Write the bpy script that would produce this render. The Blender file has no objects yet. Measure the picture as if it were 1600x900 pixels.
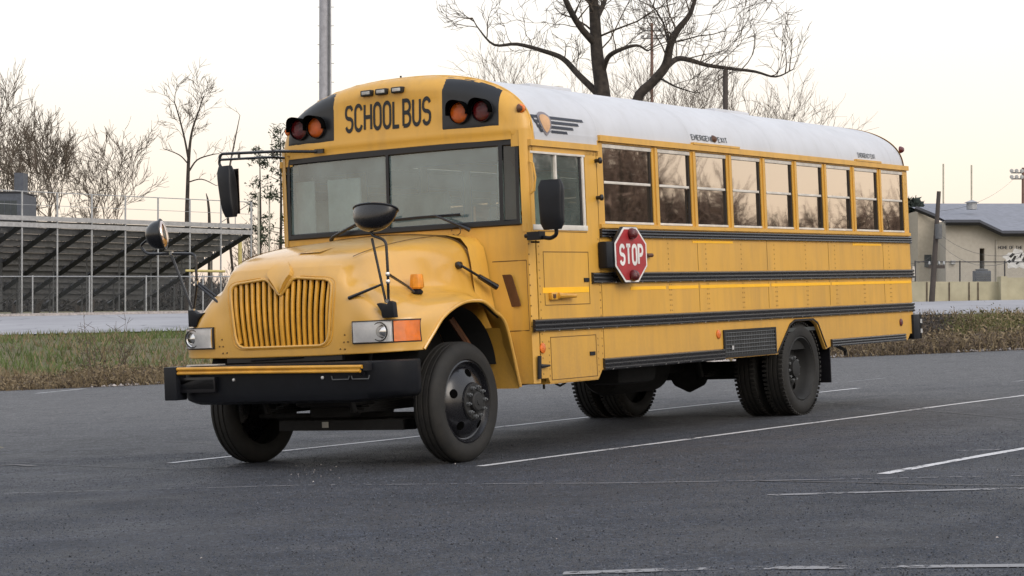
import bpy, bmesh, math, random
import numpy as np
from mathutils import Matrix, Vector
R = math.radians
scene = bpy.context.scene
col = scene.collection
random.seed(7)

# ------------------------------------------------------------------ camera, sky, sun, exposure
CAMZ = 1.2149
FPX = 3319.4                      # focal length in pixels of a 1600 wide picture
PITCH = R(0.766)
cd = bpy.data.cameras.new('camera'); cam = bpy.data.objects.new('camera', cd); col.objects.link(cam)
cd.sensor_width = 36.0; cd.lens = FPX/1600*36.0
cd.clip_start = 0.1; cd.clip_end = 3000
cam.location = (0, 0, CAMZ); cam.rotation_euler = (R(90)+PITCH, 0, 0)
scene.camera = cam

SUN_ELEV = R(33); SUN_AZ = R(146)        # azimuth from +Y (away from camera), positive to the right
w = bpy.data.worlds.new('World'); scene.world = w; w.use_nodes = True
nt = w.node_tree; nt.nodes.clear()
out = nt.nodes.new('ShaderNodeOutputWorld'); bg = nt.nodes.new('ShaderNodeBackground')
sky = nt.nodes.new('ShaderNodeTexSky'); sky.sky_type = 'NISHITA'; sky.sun_disc = False
sky.sun_elevation = SUN_ELEV; sky.sun_rotation = SUN_AZ
sky.air_density = 1.0; sky.dust_density = 4.0; sky.ozone_density = 1.2; sky.altitude = 100
# thin even overcast veil over the clear sky
mixn = nt.nodes.new('ShaderNodeMix'); mixn.data_type = 'RGBA'; mixn.inputs[0].default_value = 0.78
tc = nt.nodes.new('ShaderNodeTexCoord'); sep = nt.nodes.new('ShaderNodeSeparateXYZ')
nt.links.new(tc.outputs['Generated'], sep.inputs[0])
ramp = nt.nodes.new('ShaderNodeValToRGB')
ramp.color_ramp.elements[0].position = 0.0; ramp.color_ramp.elements[0].color = (6.5, 5.05, 4.0, 1)
ramp.color_ramp.elements[1].position = 1.0; ramp.color_ramp.elements[1].color = (5.2, 5.6, 6.4, 1)
e = ramp.color_ramp.elements.new(0.05); e.color = (6.5, 5.5, 4.5, 1)
e = ramp.color_ramp.elements.new(0.13); e.color = (6.7, 6.1, 5.4, 1)
e = ramp.color_ramp.elements.new(0.25); e.color = (6.8, 6.7, 6.6, 1)
nt.links.new(sep.outputs['Z'], ramp.inputs[0])
nt.links.new(sky.outputs[0], mixn.inputs[6]); nt.links.new(ramp.outputs[0], mixn.inputs[7])
bg.inputs['Strength'].default_value = 0.15
nt.links.new(mixn.outputs[2], bg.inputs[0]); nt.links.new(bg.outputs[0], out.inputs[0])

sd = bpy.data.lights.new('sun', 'SUN'); so = bpy.data.objects.new('sun', sd); col.objects.link(so)
sd.energy = 0.9; sd.angle = R(35); sd.color = (1.0, 0.93, 0.85)
sdir = Vector((math.sin(SUN_AZ)*math.cos(SUN_ELEV), math.cos(SUN_AZ)*math.cos(SUN_ELEV), math.sin(SUN_ELEV)))
so.rotation_euler = sdir.to_track_quat('Z', 'Y').to_euler(); so.location = (-30, 40, 30)
vs = scene.view_settings
vs.view_transform = 'Standard'; vs.look = 'None'; vs.gamma = 1; vs.use_curve_mapping = False
vs.exposure = 0.42

# ------------------------------------------------------------------ frames of reference
# the car park slopes gently, so the bus stands in its own frame: x to its rear, y to its door side, z up
BC = np.array([-15.0219, -11.0706, 1.2138])
ya, pi_, ro = R(31.9668), R(0.766), R(-2.4176)
f_ = np.array([math.cos(ya)*math.cos(pi_), math.sin(ya)*math.cos(pi_), math.sin(pi_)])
r_ = np.cross(f_, [0, 0, 1]); r_ /= np.linalg.norm(r_); u_ = np.cross(r_, f_)
r_, u_ = math.cos(ro)*r_+math.sin(ro)*u_, -math.sin(ro)*r_+math.cos(ro)*u_
Wm = np.array([[1, 0, 0], [0, -math.sin(PITCH), math.cos(PITCH)], [0, math.cos(PITCH), math.sin(PITCH)]])  # rows: r,u,f in world
ROT = Wm.T @ np.array([r_, u_, f_])
CW = np.array([0, 0, CAMZ])
def b2w(p): return ROT @ (np.array(p, float)-BC)+CW
BUSM = Matrix([list(ROT[0])+[0], list(ROT[1])+[0], list(ROT[2])+[0], [0, 0, 0, 1]])
t0 = b2w((0, 0, 0)); BUSM.translation = Vector(t0)
NRM = ROT[:, 2]
def lotz(X, Y): return t0[2]-(NRM[0]*(X-t0[0])+NRM[1]*(Y-t0[1]))/NRM[2]
def at(px, py, Y):                 # world point seen at a pixel of the 1600x900 photograph, at distance Y
    d = np.array([(px-800)/FPX, math.cos(PITCH)+math.sin(PITCH)*(py-450)/FPX, math.sin(PITCH)+math.cos(PITCH)*(450-py)/FPX])
    return CW+d*(Y/d[1])
def sstep(a, b, x): t = min(max((x-a)/(b-a), 0), 1); return t*t*(3-2*t)
LEFT = [(50, None), (54, 1.215-1.42), (62, 1.215-.80), (70, 1.215-.66), (72, 1.215-.64), (91, 1.215-.07), (95, 1.22), (200, 1.7), (1500, 6)]
RIGHT = [(46, None), (52, 1.215-.62), (58, 1.215-.32), (66, 1.215-.06), (68, 1.215+.05), (80, 1.215+.55), (84, 1.215+.63), (200, 2.6), (1500, 6)]
def edgeY(X): return 48.2-0.10*X+0.35*math.sin(X*0.9)+0.25*math.sin(X*2.3+1)
def prof(tab, Y, ze, Ye):
    tab = [(Ye, ze)]+[(a, b) for a, b in tab[1:] if a > Ye+.3]
    if Y <= Ye: return ze
    for (a, za), (b, zb) in zip(tab, tab[1:]):
        if Y <= b: return za+(zb-za)*(Y-a)/(b-a)
    return tab[-1][1]
def groundz(X, Y):
    Ye = edgeY(max(-20, min(20, X)))
    zl = lotz(X, min(Y, Ye))-0.03
    if Y <= Ye: return zl
    t = min(max((X/Y+.241)/.482, -.3), 1.3)
    zlE = max(-2.5, min(2.5, zl))
    return (1-t)*prof(LEFT, Y, zlE, Ye)+t*prof(RIGHT, Y, zlE, Ye)

# ------------------------------------------------------------------ materials
MATS = {}
def newmat(name):
    m = bpy.data.materials.new(name); m.use_nodes = True
    nt = m.node_tree; nt.nodes.clear()
    o = nt.nodes.new('ShaderNodeOutputMaterial'); b = nt.nodes.new('ShaderNodeBsdfPrincipled')
    nt.links.new(b.outputs[0], o.inputs[0])
    MATS[name] = m
    return m, nt, b, o
def noise(nt, scale, detail=4, rough=.5, vec=None, dist=0):
    n = nt.nodes.new('ShaderNodeTexNoise'); n.inputs['Scale'].default_value = scale
    n.inputs['Detail'].default_value = detail; n.inputs['Roughness'].default_value = rough
    n.inputs['Distortion'].default_value = dist
    if vec is not None: nt.links.new(vec, n.inputs['Vector'])
    return n.outputs['Fac']
def objco(nt, sc=(1, 1, 1), kind='Object'):
    t = nt.nodes.new('ShaderNodeTexCoord'); mp = nt.nodes.new('ShaderNodeMapping')
    mp.inputs['Scale'].default_value = sc
    nt.links.new(t.outputs[kind], mp.inputs[0]); return mp.outputs[0]
def rampn(nt, fac, stops):
    r = nt.nodes.new('ShaderNodeValToRGB'); cr = r.color_ramp
    while len(cr.elements) < len(stops): cr.elements.new(.5)
    for el, (p, c) in zip(cr.elements, stops):
        el.position = p; el.color = (*c, 1) if len(c) == 3 else c
    nt.links.new(fac, r.inputs[0]); return r.outputs[0]
def mixc(nt, fac, a, b, mode='MIX'):
    m = nt.nodes.new('ShaderNodeMix'); m.data_type = 'RGBA'; m.blend_type = mode
    for s, v in ((m.inputs[0], fac), (m.inputs[6], a), (m.inputs[7], b)):
        if hasattr(v, 'links') or hasattr(v, 'is_output'): nt.links.new(v, s)
        elif isinstance(v, (int, float)): s.default_value = v
        else: s.default_value = (*v, 1)
    return m.outputs[2]
def bump(nt, h, strength, dist=.01):
    b = nt.nodes.new('ShaderNodeBump'); b.inputs['Strength'].default_value = strength
    b.inputs['Distance'].default_value = dist; nt.links.new(h, b.inputs['Height']); return b.outputs[0]
def simple(name, c, rough=.5, metal=0, coat=0, var=.12, scale=6, spec=.5, bmp=0, c2=None, scl=(1, 1, 1)):
    m, nt, b, o = newmat(name)
    v = objco(nt, scl)
    n = noise(nt, scale, 5, .6, v)
    c2 = c2 or tuple(x*(1-var*2) for x in c)
    c1 = tuple(min(1, x*(1+var)) for x in c)
    nt.links.new(rampn(nt, n, [(.3, c2), (.7, c1)]), b.inputs['Base Color'])
    rr = nt.nodes.new('ShaderNodeMapRange'); rr.inputs[3].default_value = max(0, rough-.08); rr.inputs[4].default_value = min(1, rough+.12)
    nt.links.new(noise(nt, scale*3, 3, .6, v), rr.inputs[0]); nt.links.new(rr.outputs[0], b.inputs['Roughness'])
    b.inputs['Metallic'].default_value = metal
    b.inputs['Coat Weight'].default_value = coat; b.inputs['Coat Roughness'].default_value = .12
    b.inputs['Specular IOR Level'].default_value = spec
    if bmp: nt.links.new(bump(nt, noise(nt, scale*8, 3, .6, v), bmp), b.inputs['Normal'])
    return m
def paintmat(name, c, rough=.38, coat=.22, grime=(.26, .17, .08), amount=.42, waves=.22, cior=1.5):
    m, nt, b, o = newmat(name)
    v = objco(nt)
    big = noise(nt, 1.1, 5, .6, v); streak = noise(nt, 3.0, 5, .65, objco(nt, (2.2, 2.2, .35)))
    fine = noise(nt, 30, 4, .7, v)
    base = mixc(nt, rampn(nt, big, [(.35, (0, 0, 0)), (.7, (1, 1, 1))]), tuple(x*.93 for x in c), tuple(min(1, x*1.05) for x in c))
    gm = nt.nodes.new('ShaderNodeMath'); gm.operation = 'MULTIPLY'
    nt.links.new(rampn(nt, streak, [(.45, (0, 0, 0)), (.85, (1, 1, 1))]), gm.inputs[0]); gm.inputs[1].default_value = amount
    sp = mixc(nt, gm.outputs[0], base, grime)
    # road dust near the ground: a layer of dirt that belongs to the sheet metal
    t = nt.nodes.new('ShaderNodeTexCoord'); s = nt.nodes.new('ShaderNodeSeparateXYZ'); nt.links.new(t.outputs['Object'], s.inputs[0])
    mr = nt.nodes.new('ShaderNodeMapRange'); mr.inputs[1].default_value = 1.25; mr.inputs[2].default_value = .55
    nt.links.new(s.outputs['Z'], mr.inputs[0])
    mm = nt.nodes.new('ShaderNodeMath'); mm.operation = 'MULTIPLY'; nt.links.new(mr.outputs[0], mm.inputs[0]); nt.links.new(fine, mm.inputs[1])
    mm2 = nt.nodes.new('ShaderNodeMath'); mm2.operation = 'MULTIPLY'; nt.links.new(mm.outputs[0], mm2.inputs[0]); mm2.inputs[1].default_value = .62
    nt.links.new(mixc(nt, mm2.outputs[0], sp, tuple(x*.8 for x in grime)), b.inputs['Base Color'])
    b.inputs['Coat Weight'].default_value = coat; b.inputs['Coat Roughness'].default_value = .16; b.inputs['Coat IOR'].default_value = cior
    rr = nt.nodes.new('ShaderNodeMapRange'); rr.inputs[3].default_value = rough-.06; rr.inputs[4].default_value = rough+.22
    nt.links.new(streak, rr.inputs[0]); nt.links.new(rr.outputs[0], b.inputs['Roughness'])
    nt.links.new(bump(nt, noise(nt, 1.7, 2, .4, v), waves, .05), b.inputs['Normal'])
    nt.links.new(bump(nt, noise(nt, 1.7, 2, .4, v), waves, .05), b.inputs['Coat Normal'])
    return m
def glassmat(name, tint, reflect, trans=.3, rough=.02, dust_haze=None, haze_amt=0., gtint=(.95, .93, .9)):
    m, nt, b, o = newmat(name); nt.nodes.remove(b)
    tr = nt.nodes.new('ShaderNodeBsdfTransparent'); tr.inputs[0].default_value = (*[trans*x for x in tint], 1)
    df = nt.nodes.new('ShaderNodeBsdfDiffuse'); df.inputs[0].default_value = (*(dust_haze or tint), 1)
    gl = nt.nodes.new('ShaderNodeBsdfGlossy'); gl.inputs['Roughness'].default_value = rough; gl.inputs[0].default_value = (*gtint, 1)
    a = nt.nodes.new('ShaderNodeMixShader')
    n = noise(nt, 2.2, 5, .6, objco(nt))
    mr = nt.nodes.new('ShaderNodeMapRange'); mr.inputs[1].default_value = .3; mr.inputs[2].default_value = .8
    mr.inputs[3].default_value = haze_amt*.5; mr.inputs[4].default_value = haze_amt*1.4
    nt.links.new(n, mr.inputs[0]); nt.links.new(mr.outputs[0], a.inputs[0])
    nt.links.new(tr.outputs[0], a.inputs[1]); nt.links.new(df.outputs[0], a.inputs[2])
    fr = nt.nodes.new('ShaderNodeFresnel'); fr.inputs[0].default_value = 1.5
    ad = nt.nodes.new('ShaderNodeMath'); ad.operation = 'MULTIPLY_ADD'; ad.inputs[1].default_value = 1.4; ad.inputs[2].default_value = reflect; ad.use_clamp = True
    nt.links.new(fr.outputs[0], ad.inputs[0])
    c = nt.nodes.new('ShaderNodeMixShader'); nt.links.new(ad.outputs[0], c.inputs[0]); nt.links.new(a.outputs[0], c.inputs[1]); nt.links.new(gl.outputs[0], c.inputs[2])
    nt.links.new(bump(nt, noise(nt, 1.3, 2, .4, objco(nt)), .05, .02), gl.inputs['Normal'])
    nt.links.new(c.outputs[0], o.inputs[0])
    return m

YEL = (.635, .345, .050)
paintmat('yellow', YEL)
paintmat('hood_yellow', (.62, .335, .050), rough=.36, coat=.8, amount=.2, waves=.03, cior=1.7)
paintmat('white_roof', (.50, .51, .54), rough=.42, coat=.1, grime=(.33, .32, .30), amount=.25, waves=.03)
simple('tape', (.95, .50, .012), .35, var=.03)
simple('bar_yellow', (.62, .31, .03), .35, coat=.3)
simple('seam', (.12, .065, .012), .6)
simple('rubber_trim', (.006, .006, .008), .34)
simple('black_plastic', (.006, .007, .010), .45, bmp=.05, spec=.3)
simple('rail_black', (.010, .010, .012), .27, coat=.3)
simple('gloss_black', (.006, .006, .008), .26, coat=.3)
simple('dark_steel', (.012, .012, .012), .7)
simple('undercarriage', (.007, .007, .007), .85)
simple('interior', (.05, .055, .055), .8)
simple('seat_green', (.025, .03, .03), .6)
simple('haze_pale', (.78, .86, .82), .7)  # near white, stands in for bright haze behind the left windshield
simple('pale_seat', (.60, .70, .66), .6)
simple('driver_seat', (.45, .58, .54), .7)
simple('aluminium', (.62, .60, .57), .38, metal=.6)
simple('white_frame', (.62, .58, .52), .45)
simple('screw', (.75, .75, .75), .3, metal=.5)
simple('chrome', (.8, .8, .8), .12, metal=1, var=.03)
simple('lamp_black', (.008, .009, .011), .35)
simple('brown_metal', (.12, .05, .02), .5, c2=(.05, .02, .01))
simple('sign_white', (.72, .70, .68), .45)
simple('sign_red', (.36, .025, .03), .4)
simple('letter_black', (.008, .008, .008), .5)
simple('logo_blue', (.02, .025, .04), .5)
simple('logo_tan', (.62, .36, .18), .5)
simple('logo_grey', (.22, .20, .22), .5)
simple('mirror_glass', (.75, .62, .55), .08, metal=1)
simple('lamp_silver', (.92, .93, .95), .4, metal=.0)
simple('rivet', (.40, .22, .04), .5)
simple('void', (.003, .003, .003), 1, spec=0)
simple('exit_grey', (.09, .10, .11), .6)
simple('plate', (.35, .34, .3), .5)
def lensmat(name, c, rough=.12, emboss=60):
    m, nt, b, o = newmat(name)
    v = objco(nt)
    nt.links.new(rampn(nt, noise(nt, 9, 2, .5, v), [(.3, tuple(x*.6 for x in c)), (.7, c)]), b.inputs['Base Color'])
    b.inputs['Roughness'].default_value = rough; b.inputs['Coat Weight'].default_value = .35; b.inputs['Coat Roughness'].default_value = .05
    b.inputs['Subsurface Weight'].default_value = .08; b.inputs['Subsurface Radius'].default_value = (.03, .01, .005)
    wv = nt.nodes.new('ShaderNodeTexWave'); wv.inputs['Scale'].default_value = emboss; wv.bands_direction = 'Z'; nt.links.new(v, wv.inputs[0])
    nt.links.new(bump(nt, wv.outputs['Fac'], .35, .004), b.inputs['Normal'])
    return m
lensmat('amber_lens', (.62, .12, .008)); lensmat('red_lens', (.11, .006, .008)); lensmat('orange_lens', (.84, .185, .008)); lensmat('clear_lens', (.55, .55, .53))
lensmat('beacon_lens', (.85, .30, .01), emboss=40)
glassmat('side_glass', (.5, .42, .38), .50, trans=.14, dust_haze=(.25, .2, .16), haze_amt=.12, gtint=(1.0, .86, .72))
glassmat('windshield_glass', (.80, .92, .92), .05, trans=.88, rough=.05, dust_haze=(.25, .345, .36), haze_amt=.42)  # pale diffuse film paints the hazy reflections into the glass
glassmat('driver_glass', (.75, .88, .84), .10, trans=.75, dust_haze=(.4, .5, .46), haze_amt=.2)
glassmat('corner_glass', (.3, .33, .36), .0, trans=.35, dust_haze=(.06, .07, .08), haze_amt=.25)
glassmat('lamp_glass', (1, 1, 1), .0, trans=.97)
def tyremat():
    m, nt, b, o = newmat('tyre')
    v = objco(nt)
    nt.links.new(rampn(nt, noise(nt, 7, 6, .65, v), [(.3, (.006, .006, .006)), (.75, (.020, .018, .015))]), b.inputs['Base Color'])
    b.inputs['Roughness'].default_value = .75
    nt.links.new(bump(nt, noise(nt, 60, 4, .6, v), .25, .004), b.inputs['Normal'])
tyremat()
def asphalt():
    m, nt, b, o = newmat('asphalt')
    v = objco(nt)
    large = noise(nt, .30, 5, .6, v); mid = noise(nt, 1.1, 6, .65, v); fine = noise(nt, 75, 3, .7, v)
    drag = noise(nt, 1.0, 5, .6, objco(nt, (.14, 1.6, 1)))
    c = rampn(nt, large, [(.34, (.0105, .0145, .024)), (.66, (.029, .036, .054))])
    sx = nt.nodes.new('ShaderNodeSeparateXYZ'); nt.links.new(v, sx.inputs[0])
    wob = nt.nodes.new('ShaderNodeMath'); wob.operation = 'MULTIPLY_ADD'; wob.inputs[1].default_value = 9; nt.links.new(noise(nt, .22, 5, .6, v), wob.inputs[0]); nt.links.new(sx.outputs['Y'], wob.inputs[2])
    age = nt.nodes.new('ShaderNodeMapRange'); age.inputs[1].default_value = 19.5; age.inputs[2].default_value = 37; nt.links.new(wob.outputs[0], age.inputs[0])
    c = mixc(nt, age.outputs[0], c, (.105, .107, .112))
    c = mixc(nt, rampn(nt, drag, [(.42, (0, 0, 0)), (.78, (.45, .45, .45))]), c, (.062, .063, .068))
    c = mixc(nt, rampn(nt, mid, [(.25, (.5, .5, .5)), (.55, (0, 0, 0))]), c, (.020, .021, .026))
    m12 = noise(nt, 4.2, 6, .72, v); m20 = noise(nt, 19, 4, .75, v)
    c = mixc(nt, 1.0, c, rampn(nt, m12, [(.28, (.62, .62, .64)), (.5, (1, 1, 1)), (.75, (1.55, 1.53, 1.5))]), 'MULTIPLY')
    c = mixc(nt, 1.0, c, rampn(nt, m20, [(.25, (.55, .55, .57)), (.5, (1, 1, 1)), (.78, (1.8, 1.78, 1.72))]), 'MULTIPLY')
    g1 = noise(nt, 34, 3, .7, v)
    c = mixc(nt, 1.0, c, rampn(nt, g1, [(.34, (.50, .50, .52)), (.5, (1, 1, 1)), (.66, (2.3, 2.25, 2.2))]), 'MULTIPLY')
    # coarse stones
    vo = nt.nodes.new('ShaderNodeTexVoronoi'); vo.inputs['Scale'].default_value = 95; nt.links.new(v, vo.inputs[0])
    st = rampn(nt, vo.outputs['Color'], [(.0, (.55, .55, .56)), (.78, (1.0, 1.0, 1.0)), (1.0, (2.4, 2.3, 2.2))])
    c = mixc(nt, 1.0, c, st, 'MULTIPLY')
    vo2 = nt.nodes.new('ShaderNodeTexVoronoi'); vo2.inputs['Scale'].default_value = 17; nt.links.new(v, vo2.inputs[0])
    c = mixc(nt, rampn(nt, vo2.outputs['Distance'], [(.0, (.6, .6, .6)), (.10, (0, 0, 0))]), c, (.15, .145, .14))
    # cracks
    dn = nt.nodes.new('ShaderNodeTexNoise'); dn.inputs['Scale'].default_value = .9; dn.inputs['Detail'].default_value = 6; nt.links.new(v, dn.inputs['Vector'])
    ad = nt.nodes.new('ShaderNodeVectorMath'); ad.operation = 'MULTIPLY_ADD'; nt.links.new(dn.outputs['Color'], ad.inputs[0]); ad.inputs[1].default_value = (1.6, 1.6, 0); nt.links.new(v, ad.inputs[2])
    vc = nt.nodes.new('ShaderNodeTexVoronoi'); vc.feature = 'DISTANCE_TO_EDGE'; vc.inputs['Scale'].default_value = .28; nt.links.new(ad.outputs[0], vc.inputs[0])
    crack = rampn(nt, vc.outputs['Distance'], [(.0, (1, 1, 1)), (.0035, (0, 0, 0))])
    brk = rampn(nt, noise(nt, .5, 3, .5, v), [(.48, (0, 0, 0)), (.58, (.9, .9, .9))])
    cm = mixc(nt, 1.0, crack, brk, 'MULTIPLY')
    c = mixc(nt, cm, c, (.014, .014, .015))
    nt.links.new(c, b.inputs['Base Color'])
    nt.links.new(rampn(nt, mid, [(.3, (.55,)*3), (.7, (.82,)*3)]), b.inputs['Roughness'])
    h = nt.nodes.new('ShaderNodeMath'); h.operation = 'ADD'; nt.links.new(fine, h.inputs[0]); nt.links.new(vo.outputs['Distance'], h.inputs[1])
    nt.links.new(bump(nt, h.outputs[0], 1.0, .014), b.inputs['Normal'])
asphalt()
def linepaint(name, c, worn):
    m, nt, b, o = newmat(name)
    v = objco(nt)
    n = noise(nt, 14, 6, .75, v); n2 = noise(nt, 1.3, 3, .6, v)
    ad = nt.nodes.new('ShaderNodeMath'); ad.operation = 'ADD'; nt.links.new(n, ad.inputs[0]); nt.links.new(n2, ad.inputs[1])
    fac = rampn(nt, ad.outputs[0], [(worn, (0, 0, 0)), (worn+.10, (1, 1, 1))])
    b.inputs['Base Color'].default_value = (*c, 1); b.inputs['Roughness'].default_value = .7
    tr = nt.nodes.new('ShaderNodeBsdfTransparent'); mx = nt.nodes.new('ShaderNodeMixShader')
    nt.links.new(fac, mx.inputs[0]); nt.links.new(tr.outputs[0], mx.inputs[1]); nt.links.new(b.outputs[0], mx.inputs[2]); nt.links.new(mx.outputs[0], o.inputs[0])
linepaint('line_white', (.52, .52, .53), .80)
linepaint('line_faded', (.21, .21, .22), .95)
linepaint('scuff', (.085, .087, .092), 1.02)
linepaint('thin_scuff', (.12, .122, .13), 1.005)
linepaint('specks', (.45, .43, .36), 1.06)
linepaint('line_yellow', (.17, .145, .085), .95)
simple('tar', (.018, .018, .02), .5)
def groundmat():
    m, nt, b, o = newmat('ground')
    v = objco(nt)
    g = rampn(nt, noise(nt, .35, 6, .65, v), [(.3, (.085, .10, .032)), (.5, (.11, .105, .042)), (.68, (.17, .13, .075))])
    c = mixc(nt, rampn(nt, noise(nt, 6, 5, .7, v), [(.3, (0, 0, 0)), (.7, (.7, .7, .7))]), g, (.15, .135, .085))
    nt.links.new(c, b.inputs['Base Color']); b.inputs['Roughness'].default_value = .95
    nt.links.new(bump(nt, noise(nt, 9, 5, .7, v), .8, .12), b.inputs['Normal'])
groundmat()
def roadmat():
    m, nt, b, o = newmat('concrete_road')
    v = objco(nt)
    c = rampn(nt, noise(nt, .25, 5, .6, v), [(.3, (.25, .25, .27)), (.7, (.33, .33, .35))])
    vc = nt.nodes.new('ShaderNodeTexVoronoi'); vc.feature = 'DISTANCE_TO_EDGE'; vc.inputs['Scale'].default_value = .12
    dn = nt.nodes.new('ShaderNodeTexNoise'); dn.inputs['Scale'].default_value = .5; nt.links.new(v, dn.inputs['Vector'])
    ad = nt.nodes.new('ShaderNodeVectorMath'); ad.operation = 'MULTIPLY_ADD'; nt.links.new(dn.outputs['Color'], ad.inputs[0]); ad.inputs[1].default_value = (5, 5, 0); nt.links.new(v, ad.inputs[2]); nt.links.new(ad.outputs[0], vc.inputs[0])
    c = mixc(nt, rampn(nt, vc.outputs['Distance'], [(0, (.7, .7, .7)), (.012, (0, 0, 0))]), c, (.10, .10, .11))
    nt.links.new(c, b.inputs['Base Color']); b.inputs['Roughness'].default_value = .85
roadmat()
simple('grass_green', (.085, .115, .03), .8, var=.3, scale=1.2, c2=(.05, .075, .02))
simple('grass_dry', (.20, .155, .09), .85, var=.3, scale=1.2, c2=(.11, .08, .045))
simple('brush_brown', (.095, .07, .05), .9, var=.3)
simple('brush_grey', (.045, .042, .04), .9, var=.3)
simple('brush_olive', (.10, .105, .03), .85, var=.3)
simple('reflected_brush', (.23, .17, .145), .9, var=.25)
simple('stone', (.42, .38, .36), .85, var=.25, scale=9)
simple('grit_grey', (.050, .058, .076), .85)
simple('grit_pale', (.105, .11, .125), .85)
simple('grit_dark', (.012, .012, .015), .9)
simple('bark', (.042, .034, .028), .9, var=.35, scale=5, bmp=.4)
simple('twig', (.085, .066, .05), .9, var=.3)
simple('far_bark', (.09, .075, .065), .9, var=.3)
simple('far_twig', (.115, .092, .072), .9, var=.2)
simple('pine_leaf', (.035, .05, .025), .8, var=.4)
simple('evergreen', (.030, .042, .034), .8, var=.4)
simple('galvanised', (.34, .35, .36), .5, metal=.3)
simple('steel_grey', (.10, .105, .11), .6)
simple('stringer_steel', (.05, .053, .058), .7)
simple('bench_alu', (.36, .36, .365), .45, metal=.3)
simple('bench_shade', (.22, .223, .23), .6)  # aluminium planks with the shade of their undersides put into the colour
simple('pole_grey', (.36, .36, .39), .6)
simple('pole_wood', (.06, .05, .045), .85)
simple('pole_pale', (.42, .40, .33), .6)
simple('pole_yellow', (.50, .42, .16), .6)
simple('pole_rust', (.16, .09, .07), .7)
simple('stucco', (.40, .37, .32), .85, var=.05)
simple('stucco_pale', (.42, .375, .30), .85, var=.06)
simple('blockwall', (.42, .385, .27), .85, var=.1, scale=1.5)
simple('shingle', (.20, .21, .245), .8, var=.12, scale=3)
simple('trim_dark', (.03, .03, .035), .6)
simple('mural_white', (.62, .62, .62), .7)
simple('box_grey', (.07, .08, .10), .6)
simple('window_dark', (.035, .045, .05), .3)
simple('wire', (.05, .05, .05), .6)
def chainlink(name, c, thick):
    m, nt, b, o = newmat(name)
    t = nt.nodes.new('ShaderNodeTexCoord'); s = nt.nodes.new('ShaderNodeSeparateXYZ'); nt.links.new(t.outputs['UV'], s.inputs[0])
    outs = []
    for sg in (1, -1):
        a = nt.nodes.new('ShaderNodeMath'); a.operation = 'MULTIPLY_ADD'; a.inputs[1].default_value = sg
        nt.links.new(s.outputs['X'], a.inputs[0]); nt.links.new(s.outputs['Y'], a.inputs[2])
        d = nt.nodes.new('ShaderNodeMath'); d.operation = 'DIVIDE'; d.inputs[1].default_value = .07; nt.links.new(a.outputs[0], d.inputs[0])
        fr = nt.nodes.new('ShaderNodeMath'); fr.operation = 'FRACT'; nt.links.new(d.outputs[0], fr.inputs[0])
        lt = nt.nodes.new('ShaderNodeMath'); lt.operation = 'LESS_THAN'; lt.inputs[1].default_value = thick; nt.links.new(fr.outputs[0], lt.inputs[0]); outs.append(lt.outputs[0])
    mx = nt.nodes.new('ShaderNodeMath'); mx.operation = 'MAXIMUM'; nt.links.new(outs[0], mx.inputs[0]); nt.links.new(outs[1], mx.inputs[1])
    b.inputs['Base Color'].default_value = (*c, 1); b.inputs['Roughness'].default_value = .5
    tr = nt.nodes.new('ShaderNodeBsdfTransparent'); ms = nt.nodes.new('ShaderNodeMixShader')
    nt.links.new(mx.outputs[0], ms.inputs[0]); nt.links.new(tr.outputs[0], ms.inputs[1]); nt.links.new(b.outputs[0], ms.inputs[2]); nt.links.new(ms.outputs[0], o.inputs[0])
chainlink('chain_link', (.20, .21, .22), .07)
chainlink('fence_wire', (.12, .13, .14), .06)

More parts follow.
